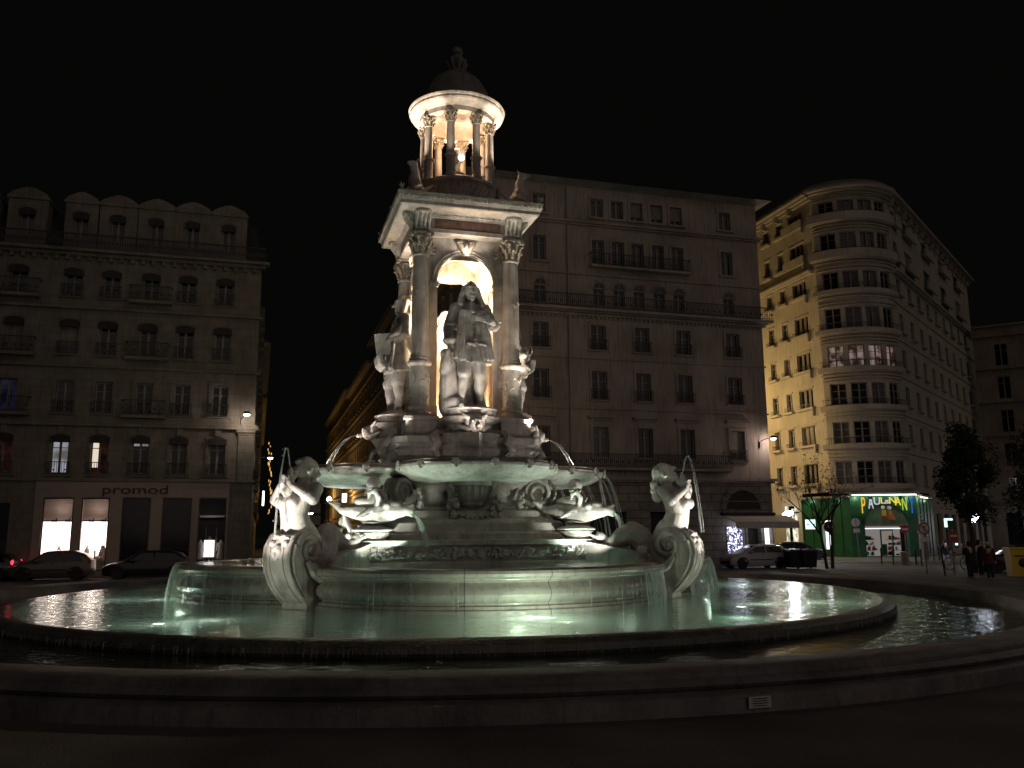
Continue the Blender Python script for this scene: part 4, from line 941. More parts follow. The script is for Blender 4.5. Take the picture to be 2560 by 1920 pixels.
# ------------------------------------------------------------------ buildings
class Facade:
    """pos(u, z, d): point at distance u along the wall, height z, d metres in front of it"""
    def __init__(s, O, D):
        s.O = Vector((O[0], O[1], 0)); s.D = Vector((D[0], D[1], 0)).normalized(); s.N = Vector((s.D.y, -s.D.x, 0))
    def pos(s, u, z, d=0.): p = s.O+s.D*u+s.N*d; return Vector((p.x, p.y, z))
    def hit(s, px, py):
        r = Vector(ray(px, py)); c = Vector((0, 0, CH)); t = (s.O-c).dot(s.N)/r.dot(s.N); p = c+r*t
        return (p-s.O).dot(s.D), p.z
class Arc:
    def __init__(s, C, r, a0, a1):
        s.C = Vector((C[0], C[1], 0)); s.r = r; s.a0, s.a1 = a0, a1; s.L = r*abs(a1-a0); s.sg = 1 if a1 > a0 else -1
    def pos(s, u, z, d=0.):
        a = s.a0+s.sg*u/s.r; return Vector((s.C.x+(s.r+d)*math.cos(a), s.C.y+(s.r+d)*math.sin(a), z))
def pbox(mb, F, u0, u1, z0, z1, d0, d1, seg=1):
    for i in range(seg):
        a = u0+(u1-u0)*i/seg; b = u0+(u1-u0)*(i+1)/seg
        p = F.pos
        mb.hexa([p(a, z0, d1), p(b, z0, d1), p(b, z0, d0), p(a, z0, d0), p(a, z1, d1), p(b, z1, d1), p(b, z1, d0), p(a, z1, d0)])
    return mb
def wall(F, L, z0, z1, holes, depth=.28, maxu=1e9):
    us = sorted({0., L}|{round(h_[0], 4) for h_ in holes}|{round(h_[1], 4) for h_ in holes}); zs = sorted({z0, z1}|{round(h_[2], 4) for h_ in holes}|{round(h_[3], 4) for h_ in holes})
    u2 = []
    for a, b in zip(us, us[1:]):
        n = max(1, math.ceil((b-a)/maxu)); u2 += [a+(b-a)*i/n for i in range(n)]
    us = u2+[L]
    us = [u for u in us if 0 <= u <= L]; zs = [z for z in zs if z0 <= z <= z1]
    mb = MB()
    for a, b in zip(us, us[1:]):
        for c, d in zip(zs, zs[1:]):
            mu, mz = (a+b)/2, (c+d)/2
            if any(h_[0] < mu < h_[1] and h_[2] < mz < h_[3] for h_ in holes): continue
            mb.quad(F.pos(a, c), F.pos(b, c), F.pos(b, d), F.pos(a, d))
    for h_ in holes:
        a, b, c, d = h_[:4]; P = F.pos
        mb.quad(P(a, c), P(a, c, -depth), P(a, d, -depth), P(a, d)); mb.quad(P(b, c), P(b, c, -depth), P(b, d, -depth), P(b, d))
        mb.quad(P(a, c), P(b, c), P(b, c, -depth), P(a, c, -depth)); mb.quad(P(a, d), P(b, d), P(b, d, -depth), P(a, d, -depth))
    return mb
def window(F, parent, a, b, c, d, pane='glass', depth=.2, style='french', rail=False, lamb=False, surround=True, sill=True, shutter=None, lit=None, arch=False, frame='wood'):
    mb = MB(); w_ = .07
    pbox(mb, F, a, a+w_, c, d, -depth-.04, -depth+.04); pbox(mb, F, b-w_, b, c, d, -depth-.04, -depth+.04)
    pbox(mb, F, a+w_, b-w_, d-w_, d, -depth-.04, -depth+.04); pbox(mb, F, a+w_, b-w_, c, c+w_, -depth-.04, -depth+.04)
    m_ = (a+b)/2
    nsub = 3 if style == 'triple' else 2
    for i in range(1, nsub):
        mm = a+(b-a)*i/nsub; q = .16 if style == 'triple' else .06
        pbox(mb, F, mm-q, mm+q, c+w_, d-w_, -depth-.03, -depth+.05)
    if style in ('french', 'grid'):
        for f_ in ((.33, .66) if style == 'grid' else (.7,)): pbox(mb, F, a+w_, b-w_, c+(d-c)*f_-.02, c+(d-c)*f_+.02, -depth-.02, -depth+.035)
    fr = mb.build('window', frame, parent, ang=0)
    pm = MB(); pbox(pm, F, a+w_*.5, b-w_*.5, c+w_*.5, d-w_*.5, -depth-.03, -depth-.01)
    hv = (math.sin(a*12.9+c*78.2)*43758.5) % 1
    pm.build('pane', ('pane_curtain' if hv < .3 else pane) if pane == 'glass' else pane, fr, ang=0)
    if lit:
        pm = MB(); pbox(pm, F, *lit[1:], -depth-.008, -depth+.0); pm.build('curtain', lit[0], fr, ang=0)
    if surround or sill:
        s_ = MB()
        if surround:
            pbox(s_, F, a-.18, a-.003, c, d+.18, 0.002, .06); pbox(s_, F, b+.003, b+.18, c, d+.18, .002, .06); pbox(s_, F, a-.003, b+.003, d+.003, d+.18, .002, .06)
        if sill: pbox(s_, F, a-.22, b+.22, c-.14, c-.003, .002, .14)
        s_.build('surround', WM[parent.name], fr, ang=0)
    if lamb:
        s_ = MB(); n = 8
        for i in range(n):      # segmental canopy over the window head
            t0, t1 = -1+2*i/n, -1+2*(i+1)/n
            zt = d+.12*(1-((t0+t1)/2)**2)
            pbox(s_, F, m_+(b-a)*.5*1.12*t0, m_+(b-a)*.5*1.12*t1, d-.32, zt, .03, .16)
        s_.build('lambrequin', 'darkin', fr, ang=0)
    if rail:
        s_ = MB(); h0, h1 = c-.05, c+.62
        pbox(s_, F, a-.12, b+.12, h1-.04, h1, .12, .17); pbox(s_, F, a-.12, b+.12, h0, h0+.03, .12, .17)
        n = max(4, int((b-a+.2)/.11))
        for i in range(n+1):
            u_ = a-.1+(b-a+.2)*i/n; pbox(s_, F, u_-.012, u_+.012, h0, h1, .13, .155)
        for i in range(n//2):
            u_ = a-.05+(b-a+.2)*i/(n//2); pbox(s_, F, u_-.03, u_+.06, h0+.2, h0+.28, .13, .15)
        s_.build('railing', 'iron', fr, ang=0)
    if shutter:
        s_ = MB(); pbox(s_, F, a+.02, b-.02, c+(d-c)*shutter, d-.02, -depth+.06, -depth+.09); s_.build('shutter', 'shutter', fr, ang=0)
    return fr
def balcony(F, parent, a, b, z, dep=.55, h_=.85, slab='wallmat', seg=1, dense=.13):
    s_ = MB(); pbox(s_, F, a, b, z-.16, z, .003, dep, seg); sl = s_.build('balcony', WM[parent.name], parent, ang=0)
    s_ = MB(); pbox(s_, F, a, b, z+h_-.05, z+h_, dep-.08, dep-.03, seg); pbox(s_, F, a, b, z+.08, z+.11, dep-.08, dep-.03, seg)
    n = int((b-a)/dense)
    for i in range(n+1):
        u_ = a+.02+(b-a-.04)*i/n; pbox(s_, F, u_-.012, u_+.012, z, z+h_, dep-.07, dep-.045)
        if i % 3 == 0: pbox(s_, F, u_-.03, u_+.09, z+.3, z+.42, dep-.065, dep-.05)
    for e in (a, b-.03): pbox(s_, F, e, e+.03, z+h_-.05, z+h_, .01, dep-.08)
    s_.build('railing', 'iron', sl, ang=0)

# ======== building on the left with the clothes shop
BL = empty('apartment_building', (0, 0, 0), 0, 'limestone corner building on the left with gabled dormers above a clothes shop', 'building')
WM = {}; WM[BL.name] = 'wallL'
LP = at_z(620, 1437)
def dP(u, w_=0.): p = LP+ud*u+wd*w_; return p
FL = Facade(dP(-20), ud); U = 20.0
cols = [-12.6, -9.88, -7.95, -5.91, -3.95, -1.94]; colsx = [-17.2, -15.1]
fl = {4: (15.2, 16.62), 3: (11.98, 13.72), 2: (8.75, 10.45), 1: (5.45, 7.42)}
holes = []; wl = []
for c in colsx+cols:
    for f_, (z0, z1) in fl.items(): holes.append((U+c-.43, U+c+.43, z0, z1)); wl.append((c, f_, holes[-1]))
shops = [(-8.98, -7.3), (-6.58, -5.24), (-4.6, -3.14), (-2.77, -1.34), (-10.36+0.0, -9.05)]
shops = [(-8.62-.36, -7.24), (-6.61, -5.2), (-4.6, -3.12), (-2.75, -1.31)]
# openings measured on the facade: five bays
SB = [FL.hit(x, 1325)[0]-U for x in (103, 180, 199, 270, 302, 373, 403, 476, 494, 563)]
bays = [(SB[i], SB[i+1]) for i in range(0, 10, 2)]
arch0 = (-14.6, -12.0)
for a, b in bays: holes.append((U+a, U+b, .36, 4.17))
holes.append((U+arch0[0], U+arch0[1], .05, 3.9))
wall(FL, 20, 0, 17.72, holes).build('wall', 'wallL', BL, ang=0)
F2 = Facade(dP(0), wd)     # its side along the street
hs = [(2+3*i, 2.8+3*i, z0, z1) for i in range(6) for (z0, z1) in fl.values()]
wall(F2, 20, 0, 17.72, hs).build('side_wall', 'wallL', BL, ang=0)
mb = MB()
for h_ in hs: pbox(mb, F2, h_[0], h_[1], h_[2], h_[3], -.3, -.25)
mb.build('side_panes', 'glass', BL, ang=0)
for i in range(6):
    for z0, z1 in fl.values():
        mb = MB(); pbox(mb, F2, 1.8+3*i, 3.0+3*i, z0-.1, z0+.5, .02, .3); mb.build('side_balcony', 'iron', BL, ang=0)
for c, f_, h_ in wl:
    kw = dict(lamb=f_ in (1, 3, 4), rail=True); pane = 'glass'; lit = None
    if f_ == 1:
        if c == cols[1]: pane = 'e_winw'
        if c == cols[2]: pane = 'e_dimred'; lit = ('e_wincream', h_[0]+.06, (h_[0]+h_[1])/2-.04, h_[2]+.35, h_[3]-.06)
        if c == cols[3]: lit = ('e_winw', h_[0]+.06, h_[1]-.06, h_[3]-.42, h_[3]-.12)
        if c == cols[0]: pane = 'e_dimred'
    if f_ == 2 and c == cols[0]: pane = 'e_blue'
    if f_ == 3 and c in (cols[0], cols[1]): pane = 'shutter'
    if c in (cols[0], cols[3], colsx[0]) and f_ in (2, 3, 4): kw['rail'] = False
    if f_ == 1: kw['rail'] = True
    window(FL, BL, *h_, pane=pane, style='french', lit=lit, surround=f_ in (1, 2), **kw)
for c in (cols[0], cols[3], colsx[0]):
    for f_ in (2, 3, 4): balcony(FL, BL, U+c-1.05, U+c+1.15, fl[f_][0]-.12)
mb = MB()
for z, d, h_ in ((5.05, .16, .16), (8.0, .22, .18), (8.2, .12, .1), (11.2, .2, .16), (14.45, .2, .14), (17.45, .25, .18), (17.65, .5, .16)): pbox(mb, FL, 0, 20.0+d*.9, z, z+h_, .003, d)
i = 0.3
while i < 20: pbox(mb, FL, i, i+.18, 17.2, 17.45, .003, .2); i += .55
for z in [5.3+.26*i for i in range(10)]:                   # banded first-floor stonework
    pass
pbox(mb, FL, 19.15, 20.02, 5.2, 7.85, .003, .10); pbox(mb, FL, 19.05, 20.06, 7.85, 8.0, .003, .2); pbox(mb, FL, 19.1, 20.05, 7.72, 7.80, .003, .14)
for c in cols:    # keystones
    pbox(mb, FL, U+c-.14, U+c+.14, 7.60, 7.98, .062, .15)
mb.build('cornice', 'wallL', BL, ang=0)
# mansard storey with gabled dormers and an iron parapet
mb = MB()
P = FL.pos
mb.quad(P(0, 17.75, -.35), P(20, 17.75, -.35), P(19.6, 20.9, -2.6), P(0, 20.9, -2.6)); mb.quad(P(0, 20.9, -2.6), P(19.6, 20.9, -2.6), P(19.6, 21.0, -8), P(0, 21.0, -8)); mb.quad(P(20, 17.75, -.35), P(20, 17.75, -14), P(19.6, 21.0, -13), P(19.6, 20.6, -2.6))
mb.quad(P(0, 17.8, .4), P(20, 17.8, .4), P(20, 17.8, -.4), P(0, 17.8, -.4))
mb.build('roof', 'roof', BL, ang=0)
for c in colsx+cols:
    u_ = U+c; a, b, z0, z1 = u_-.36, u_+.36, 18.65, 20.1; wid = 1.0
    if c == -9.88: wid = .85
    mb = MB(); Z = 20.85; zp = 21.33
    # front: jambs, spandrel, gable
    mb.hexa([P(u_-wid, 17.9, -.6), P(a, 17.9, -.6), P(a, 17.9, -1.8), P(u_-wid, 17.9, -1.8), P(u_-wid, Z, -.6), P(a, Z, -.6), P(a, Z, -1.8), P(u_-wid, Z, -1.8)])
    mb.hexa([P(b, 17.9, -.6), P(u_+wid, 17.9, -.6), P(u_+wid, 17.9, -1.8), P(b, 17.9, -1.8), P(b, Z, -.6), P(u_+wid, Z, -.6), P(u_+wid, Z, -1.8), P(b, Z, -1.8)])
    mb.hexa([P(a, z1, -.6), P(b, z1, -.6), P(b, z1, -1.8), P(a, z1, -1.8), P(a, Z, -.6), P(b, Z, -.6), P(b, Z, -1.8), P(a, Z, -1.8)])
    mb.hexa([P(a, 17.9, -.6), P(b, 17.9, -.6), P(b, 17.9, -1.8), P(a, 17.9, -1.8), P(a, z0, -.6), P(b, z0, -.6), P(b, z0, -1.8), P(a, z0, -1.8)])
    gp_ = [(u_+(wid+.08)*q, Z+(zp-Z)*(1-abs(q)**1.5)+(.1 if abs(q) < .99 else 0)) for q in (-1, -.8, -.55, -.25, 0, .25, .55, .8, 1)]+[(u_+wid+.08, Z-.1), (u_-wid-.08, Z-.1)]
    mb.rings([[P(a_, b_, -.5) for a_, b_ in gp_], [P(a_, b_, -3) for a_, b_ in gp_]])
    dr = mb.build('dormer', 'wallL', BL, ang=0)
    class Fd:
        pass
    fd = Fd(); fd.pos = lambda u, z, d=0.: FL.pos(u, z, d-.6)
    WM[dr.name] = 'wallL'
    fr = window(fd, dr, a, b, z0, z1, surround=False, sill=False, lamb=True)
mb = MB(); pbox(mb, FL, 0, 20.2, 18.6, 18.66, .36, .42)
i = 0
while i < 20.2: pbox(mb, FL, i, i+.03, 17.82, 18.6, .38, .41); pbox(mb, FL, i, i+.09, 18.1, 18.3, .385, .4); i += .13
mb.build('roof_railing', 'iron', BL, ang=0)
# shop front (clothes shop): flat plaster panel, windows with displays
mb = MB(); su0, su1 = U+bays[0][0]-.42, U+bays[-1][1]+.12
pbox(mb, FL, su0, su1, 4.2, 5.03, .003, .07); pbox(mb, FL, su0, U+bays[0][0]-.002, .02, 4.2, .003, .07)
for (a, b), (c, d) in zip(bays, bays[1:]): pbox(mb, FL, U+b+.002, U+c-.002, .02, 4.2, .003, .07)
pbox(mb, FL, U+bays[-1][1]+.002, su1, .02, 4.2, .003, .07)
pbox(mb, FL, su0, su1, .02, .34, .07, .12)
SF = mb.build('shop_front', 'shopwall', BL, ang=0)
t = text_obj('promod', .95, 'blackmetal', SF, .03)
tp = FL.pos(U+(FL.hit(340, 1223)[0]-U), 4.60, .10); t.location = tp; t.rotation_euler = (R(90), 0, PHI); t.scale = (1.08, .72, 1)
for i, (a, b) in enumerate(bays):
    a += U; b += U
    mb = MB(); pbox(mb, FL, a, a+.06, .36, 4.17, -.06, .0); pbox(mb, FL, b-.06, b, .36, 4.17, -.06, .0); pbox(mb, FL, a+.06, b-.06, 4.1, 4.17, -.06, .0); pbox(mb, FL, a+.06, b-.06, .36, .42, -.06, 0)
    bay = mb.build('shop_window', 'blackmetal', BL, ang=0)
    g = MB(); g.quad(P(a, .4, -1.9), P(b, .4, -1.9), P(b, 4.2, -1.9), P(a, 4.2, -1.9)); 
    if i < 2:
        g = MB(); pbox(g, FL, a-.2, b+.2, .36, 2.95, -1.3, -1.25); g.build('lit_backdrop', 'e_shop', bay, ang=0)
        g = MB(); pbox(g, FL, a-.2, b+.2, 2.95, 4.2, -1.3, -1.25); pbox(g, FL, a-.25, a-.2, .3, 4.2, -1.3, -.3); pbox(g, FL, b+.2, b+.25, .3, 4.2, -1.3, -.3); pbox(g, FL, a-.25, b+.25, 4.2, 4.25, -1.3, -.3); g.build('upper_backdrop', 'shopwall', bay, ang=0)
        g = MB(); pbox(g, FL, a-.2, b+.2, .3, .36, -1.3, -.3); g.build('display_floor', 'mannequin', bay, ang=0)
        g = MB(); pbox(g, FL, a-.2, b+.2, 2.93, 3.0, -1.0, -.92)
        for q in (.25, .7): g.box(P(a+(b-a)*q, 2.98, -.95), (.16, .16, .12)); g.box(P(a+(b-a)*q+.12, 3.02, -.95), (.05, .05, .22))
        g.build('spotlight_rail', 'blackmetal', bay, ang=0)
        for gi in range(3):
            gx = a+(b-a)*(.2+.3*gi); g = MB(); q = P(gx, .36, -.9)
            g.xf(Matrix.Identity(4)); g.lathe([(.16, .0), (.17, .5), (.12, .8), (.15, 1.05), (.06, 1.2), (.05, 1.3)] if (gi+i) % 2 else [(.2, 0), (.22, .35), (.18, .6), (.05, .62)], 12, (q.x, q.y, q.z), sy=.7); g.build('display_garment', ('knit', 'mannequin', 'clothpale')[(gi+i) % 3], bay)
        q = P((a+b)/2, 3.6, -.7); lamp('display_lamp', tuple(q), 9, (1, .8, .68), .2); q = P((a+b)/2, 2.3, -.35); lamp('display_lamp', tuple(q), 16, (1, .8, .74), .1)
    else:
        g = MB(); pbox(g, FL, a-.2, b+.2, .3, 4.2, -2.0, -1.95); g.build('shade_back_panel', 'rubber', bay, ang=0)  # near-black panel, shade of the unlit shop put into its colour
        g = MB(); pbox(g, FL, a, b, 3.15, 3.27, -1.5, -1.4); pbox(g, FL, a+.4, a+.44, .4, 2.6, -.5, -.46); pbox(g, FL, b-.5, b-.46, .4, 2.6, -.6, -.56); g.build('interior_rail', 'shopwall', bay, ang=0)
        g = MB(); pbox(g, FL, a+.06, b-.06, .42, 4.1, -.035, -.025); gg = g.build('pane', 'glass', bay, ang=0) if i != 4 else None
# things in the shop windows
q = P(U+bays[1][0]+.9, .36, -.75); ch = empty('display_chair', q, PHI, 'pale wooden chair holding clothes in the brightly lit shop window', 'chair')
mb = MB(); mb.box((0, 0, .45), (.42, .42, .05)); mb.box((-.2, 0, .75), (.05, .42, .6))
for x in (-.19, .19):
    for y in (-.19, .19): mb.box((x, y, .22), (.04, .04, .44))
mb.build('frame', 'easelwood', ch, ang=0)
MB().ell((0.02, 0, .62), (.22, .2, .17)).cap((.1, 0, .8), (.16, 0, 1.25), .14, .08).build('clothes', 'knit', ch)
bx = tag(MB().box((0, 0, .22), (.5, .3, .44)).box((0, -.01, .47), (.54, .34, .05)).build('display_box', 'shopwall', ang=0), 'grey box on the floor of the brightly lit shop window', 'box'); bx.location = P(U+bays[1][1]-.35, .36, -.6); bx.rotation_euler = (0, 0, PHI)
a5, b5 = U+bays[4][0], U+bays[4][1]
q = P(a5+.62, .36, -.5); es = empty('easel', q, PHI, 'wooden easel with a blank lit white board in the dark shop window', 'easel')
mb = MB(); mb.tube([(-.28, 0, 0), (-.05, 0, 1.75)], .025, 6); mb.tube([(.28, 0, 0), (.05, 0, 1.75)], .025, 6); mb.tube([(0, .3, 0), (0, .02, 1.75)], .025, 6); mb.box((0, -.04, .58), (.66, .07, .05)); mb.build('legs', 'easelwood', es)
MB().box((0, -.05, 1.08), (.55, .03, .92)).build('board', emit('white_board', (1, .96, .93), 1.2), es, ang=0)
for x, nm in ((.16, 'left'), (1.22, 'right')):
    q = P(a5+x, .36, -.6); mn = empty('mannequin', q, PHI, 'headless mannequin in a pale dress %s of the easel in the shop window' % nm, 'mannequin', 'mannequins in the shop window')
    mb = MB().lathe([(.22, 0), (.22, .03), (.02, .05), (.02, .6)], 16); mb.build('stand', 'blackmetal', mn)
    mb = MB().lathe([(.2, .5), (.19, .75), (.13, 1.0), (.15, 1.2), (.17, 1.32), (.1, 1.42), (.05, 1.5), (.045, 1.56)], 20, sy=.7)
    for s_ in (-1, 1): mb.cap((s_*.17, 0, 1.35), (s_*.21, 0, .95), .05, .035)
    mb.build('dress', 'mannequin', mn)
lamp('display_lamp', tuple(P(a5+.6, 3.4, -.5)), 10, (1, .9, .85), .1)

def wall_lamp(name, loc, out, label, power, col, arm=.5):
    r_ = empty(name, loc, math.atan2(out.y, out.x), label, 'lamp')
    mb = MB(); mb.tube([(0, 0, -.5), (.04, 0, -.15), (arm*.6, 0, .0), (arm, 0, .0)], .025, 6); mb.box((.02, 0, -.4), (.05, .1, .4)); mb.build('bracket', 'blackmetal', r_)
    MB().lathe([(.02, .18), (.16, .14), (.2, .02), (.2, -.02)], 16, (arm+.12, 0, 0), caps=False).build('hood', 'blackmetal', r_)
    MB().ell((arm+.12, 0, -.03), (.17, .17, .11)).build('bulb', 'e_lamp', r_)
    q = Vector(loc)+out*(arm+.12); lamp(name+'_light', (q.x, q.y, q.z-.2), power, col, .15)
    return r_
z_ = FL.hit(600, 1040); q = P(z_[0]+.12, z_[1], .12)
wall_lamp('wall_lamp', tuple(q), (FL.N*.95+ud*.3).normalized(), 'bright lamp bracketed to the corner of the left building', 95, WARMW, .75)

# ======== central building
BC = empty('apartment_building', (0, 0, 0), 0, 'plain plastered building behind the fountain with a row of arched windows', 'building'); WM[BC.name] = 'wallC'
CP = at_z(1940, 1414)
FC = Facade(CP-ud*20.4, ud); UC = 20.4; P = FC.pos
cl = [-15.58, -11.77, -8.78, -5.87, -2.28]; ct = [-15.58, -11.65, -10.26, -8.89, -7.45, -6.05, -2.43]
holes = []; wl = []
for c in cl+[-18.6]:
    for f_, (z0, z1) in {3: (13.45, 15.0), 2: (10.3, 12.05), 1: (6.7, 8.55)}.items(): holes.append((UC+c-.5, UC+c+.5, z0, z1)); wl.append((holes[-1], f_, c))
for c in ct+[-18.6]:
    for f_, (z0, z1) in {6: (22.15, 23.4), 5: (18.98, 20.6), 4: (16.3, 17.4)}.items():
        hwid = .38 if f_ == 4 else .42
        holes.append((UC+c-hwid, UC+c+hwid, z0, z1)); wl.append((holes[-1], f_, c))
archC = (UC-3.35, UC-.9)
holes.append((archC[0], archC[1], 3.55, 3.9))
holes += [(UC-3.45, UC-2.04, .55, 2.45), (UC-1.9, UC-.95, .06, 2.45), (UC-.75, UC-.05-.02, .55, 2.45)]
holes += [(UC-8.6, UC-6.4, .05, 3.4), (UC-12.6, UC-10.2, .05, 3.4), (UC-16.6, UC-14.2, .05, 3.4)]
wall(FC, UC, 5.32, 24.1, [h_ for h_ in holes if h_[2] > 5.3], .3).build('wall', 'wallC', BC, ang=0)
wall(FC, UC, 0, 5.32, [h_ for h_ in holes if h_[2] < 5.3], .4).build('stone_ground_floor', 'wallCb', BC, ang=0)
FS = Facade(CP, wd); FW = Facade(CP-ud*UC+wd*26, -wd)
wall(FS, 26, 0, 24.1, []).build('side_wall', 'wallC', BC, ang=0)
hs = [(1+2.6*i, 1.9+2.6*i, z0, z1) for i in range(9) for z0, z1 in ((6.7, 8.5), (10.3, 12), (13.4, 15), (16.3, 17.6), (19, 20.6), (22.1, 23.3))]
wall(FW, 26, 0, 24.1, hs).build('street_wall', 'wallC', BC, ang=0)
mb = MB()
for h_ in hs: pbox(mb, FW, h_[0], h_[1], h_[2], h_[3], -.3, -.25)
mb.build('street_panes', 'glass', BC, ang=0)
mb = MB()
for z in (5.6, 9.4, 12.8, 15.9, 18.5, 21.5, 23.9): pbox(mb, FW, 0, 26, z, z+.2, .01, .35)
for h_ in hs: pbox(mb, FW, h_[0]-.15, h_[1]+.15, h_[3]+.05, h_[3]+.25, .01, .22)
mb.build('street_mouldings', 'wallC', BC, ang=0)
for h_, f_, c in wl:
    sh = .0 if (f_, c) in ((3, cl[3]), (2, cl[3])) else None
    if (f_, c) in ((6, ct[3]), (6, ct[4]), (6, ct[5]), (1, cl[4])): sh = .25
    fr = window(FC, BC, *h_, depth=.22, rail=f_ in (2, 3) or (f_ == 1 and c == cl[4]), surround=f_ != 4, sill=f_ != 4, lamb=False, shutter=sh, style='grid' if f_ in (2, 3) else 'french')
    if f_ == 4:     # round head
        mb = MB(); cx = (h_[0]+h_[1])/2; r0 = (h_[1]-h_[0])/2; zt = h_[3]; n = 12
        inner = [(cx+r0*math.cos(math.pi*i/n), zt+r0*math.sin(math.pi*i/n)) for i in range(n+1)]
        mb.add([P(u, z, .012) for u, z in inner], [tuple(range(n+1))]); mb.build('arched_light', 'glass', fr, ang=0)
        mb = MB()
        for q0, q1 in ((r0, r0+.05), (r0+.12, r0+.24)):
            for i in range(n):
                t0, t1 = math.pi*i/n, math.pi*(i+1)/n
                mb.hexa([P(cx+q*math.cos(t_), zt+q*math.sin(t_), d) for d in (.003, .06) for q, t_ in ((q0, t0), (q1, t0), (q1, t1), (q0, t1))])
        pbox(mb, FC, cx-.02, cx+.02, zt, zt+r0, .013, .03); pbox(mb, FC, cx-r0, cx+r0, zt-.03, zt+.03, .013, .04)
        mb.build('archivolt', 'wallC', fr, ang=0)
    if f_ == 1:
        mb = MB(); pbox(mb, FC, h_[0]-.35, h_[1]+.35, 9.12, 9.24, .003, .22); pbox(mb, FC, h_[0]-.3, h_[1]+.3, 8.98, 9.1, .003, .1); mb.build('hood_mould', 'wallC', fr, ang=0)
mb = MB()
for z, d, h_ in ((9.66, .08, .10), (12.82, .08, .10), (15.72, .30, .2), (15.55, .18, .14), (18.22, .12, .12), (21.62, .28, .14), (21.5, .16, .1), (5.32, .3, .18), (5.2, .18, .12)): pbox(mb, FC, 0, UC+d, z, z+h_, .003, d)
i = 0.1
while i < UC: pbox(mb, FC, i, i+.14, 15.4, 15.54, .003, .14); i += .3
mb.build('string_courses', 'wallC', BC, ang=0)
mb = MB()
p0, p1 = P(-.3, 24.1, .6), P(UC+.75, 24.1, .6); q0, q1 = P(-.3, 24.5, -9), P(UC+.6, 24.5, -9)
mb.hexa([P(-.3, 24.1, .0), P(UC+.0, 24.1, .0), P(UC, 24.1, -20), P(-.3, 24.1, -20), P(-.4, 24.32, .6), P(UC+.8, 24.32, .6), P(UC+.8, 24.32, -20), P(-.4, 24.32, -20)])
mb.hexa([P(-.5, 24.323, .68), P(UC+.88, 24.323, .68), P(UC+.88, 24.323, -20), P(-.5, 24.323, -20), P(.5, 24.75, -5), P(UC-3.5, 24.75, -5), P(UC-3.5, 24.75, -15), P(.5, 24.75, -15)])
mb.build('roof', 'rim', BC, ang=0)
balcony(FC, BC, .1, UC+.55, 15.96, .6, .85)
balcony(FC, BC, UC-12.3, UC-5.3, 18.86, .5, .8)
balcony(FC, BC, UC-16.5, UC-3.0, 6.05, .55, .85)
pm = MB(); pm.tube([P(UC-13.75, .2, .1), P(UC-13.75, 24, .1)], .06, 8); pm.build('drainpipe', 'greymetal', BC)
# ground floor: blind arch, awning and jewellery shop
mb = MB(); n = 16; cx = (archC[0]+archC[1])/2; r0 = (archC[1]-archC[0])/2; 
mb.add([P(cx+r0*math.cos(math.pi*i/n), 3.55+r0*.98*math.sin(math.pi*i/n), .015) for i in range(n+1)], [tuple(range(n+1))]); mb.build('arched_window', 'darkin', BC, ang=0)
mb = MB()
for i in range(n):
    t0, t1 = math.pi*(i+.06)/n, math.pi*(i+.94)/n
    mb.hexa([P(cx+q*math.cos(t_), 3.55+q*.98*math.sin(t_), d) for d in (.003, .07) for q, t_ in ((r0, t0), (r0+.42, t0), (r0+.42, t1), (r0, t1))])
pbox(mb, FC, cx-r0, cx+r0, 4.02, 4.08, .016, .05); pbox(mb, FC, cx-r0-.3, cx+r0+.3, 3.35, 3.5, .003, .14)
mb.build('arch_stones', 'wallCb', BC, ang=0)
mb = MB()
for i in range(9):
    x0 = UC-3.7
    pass
mb.add([P(UC-3.75, 3.2, .05), P(UC+.95, 3.2, .05), P(UC+1.0, 2.75, 1.3), P(UC-3.5, 2.75, 1.3), P(UC+1.0, 2.35, 1.32), P(UC-3.5, 2.35, 1.32), P(UC-3.75, 3.15, .05), P(UC+.95, 3.15, .05), P(UC+1.0, 2.72, 1.27), P(UC-3.5, 2.72, 1.27)], [(0, 1, 2, 3), (3, 2, 4, 5), (6, 7, 8, 9), (0, 3, 9, 6), (1, 2, 8, 7)])
mb.build('awning', 'awning', BC, ang=0)
mb = MB(); pbox(mb, FC, UC-3.8, UC+.0, 3.18, 3.34, .01, .3); mb.build('awning_box', 'darkin', BC, ang=0)
for (a, b, c, d, m_, nm) in ((UC-3.45, UC-2.04, .55, 2.45, 'e_jewel', 'jewel_window'), (UC-.75, UC-.07, .55, 2.45, 'e_white', 'lit_window')):
    mb = MB(); pbox(mb, FC, a, b, c, d, -.5, -.46); mb.build(nm, m_, BC, ang=0)
    mb = MB(); pbox(mb, FC, a, a+.05, c, d, -.1, .02); pbox(mb, FC, b-.05, b, c, d, -.1, .02); pbox(mb, FC, a, b, c-.04, c, -.3, .05)
    for i in range(7): mb.box(P(a+.1+(b-a-.2)*i/6, c+.1, -.3), (.1, .1, .18+.12*(i % 3)))
    mb.build('window_frame', 'blackmetal', BC, ang=0)
lamp('shop_lamp', tuple(P(UC-2.7, 2.2, .5)), 18, (.85, .85, 1), .2); lamp('shop_lamp', tuple(P(UC-.4, 2.2, .5)), 14, (1, .95, .95), .2)
mb = MB(); pbox(mb, FC, UC-1.9, UC-.95, .06, 2.45, -.4, -.35); mb.build('door', 'darkin', BC, ang=0)
for a, b in ((UC-8.6, UC-6.4), (UC-12.6, UC-10.2), (UC-16.6, UC-14.2)):
    mb = MB(); pbox(mb, FC, a, b, .05, 3.4, -.42, -.38); mb.build('shop_door', 'darkin', BC, ang=0)
z_ = FC.hit(1912, 1098); 
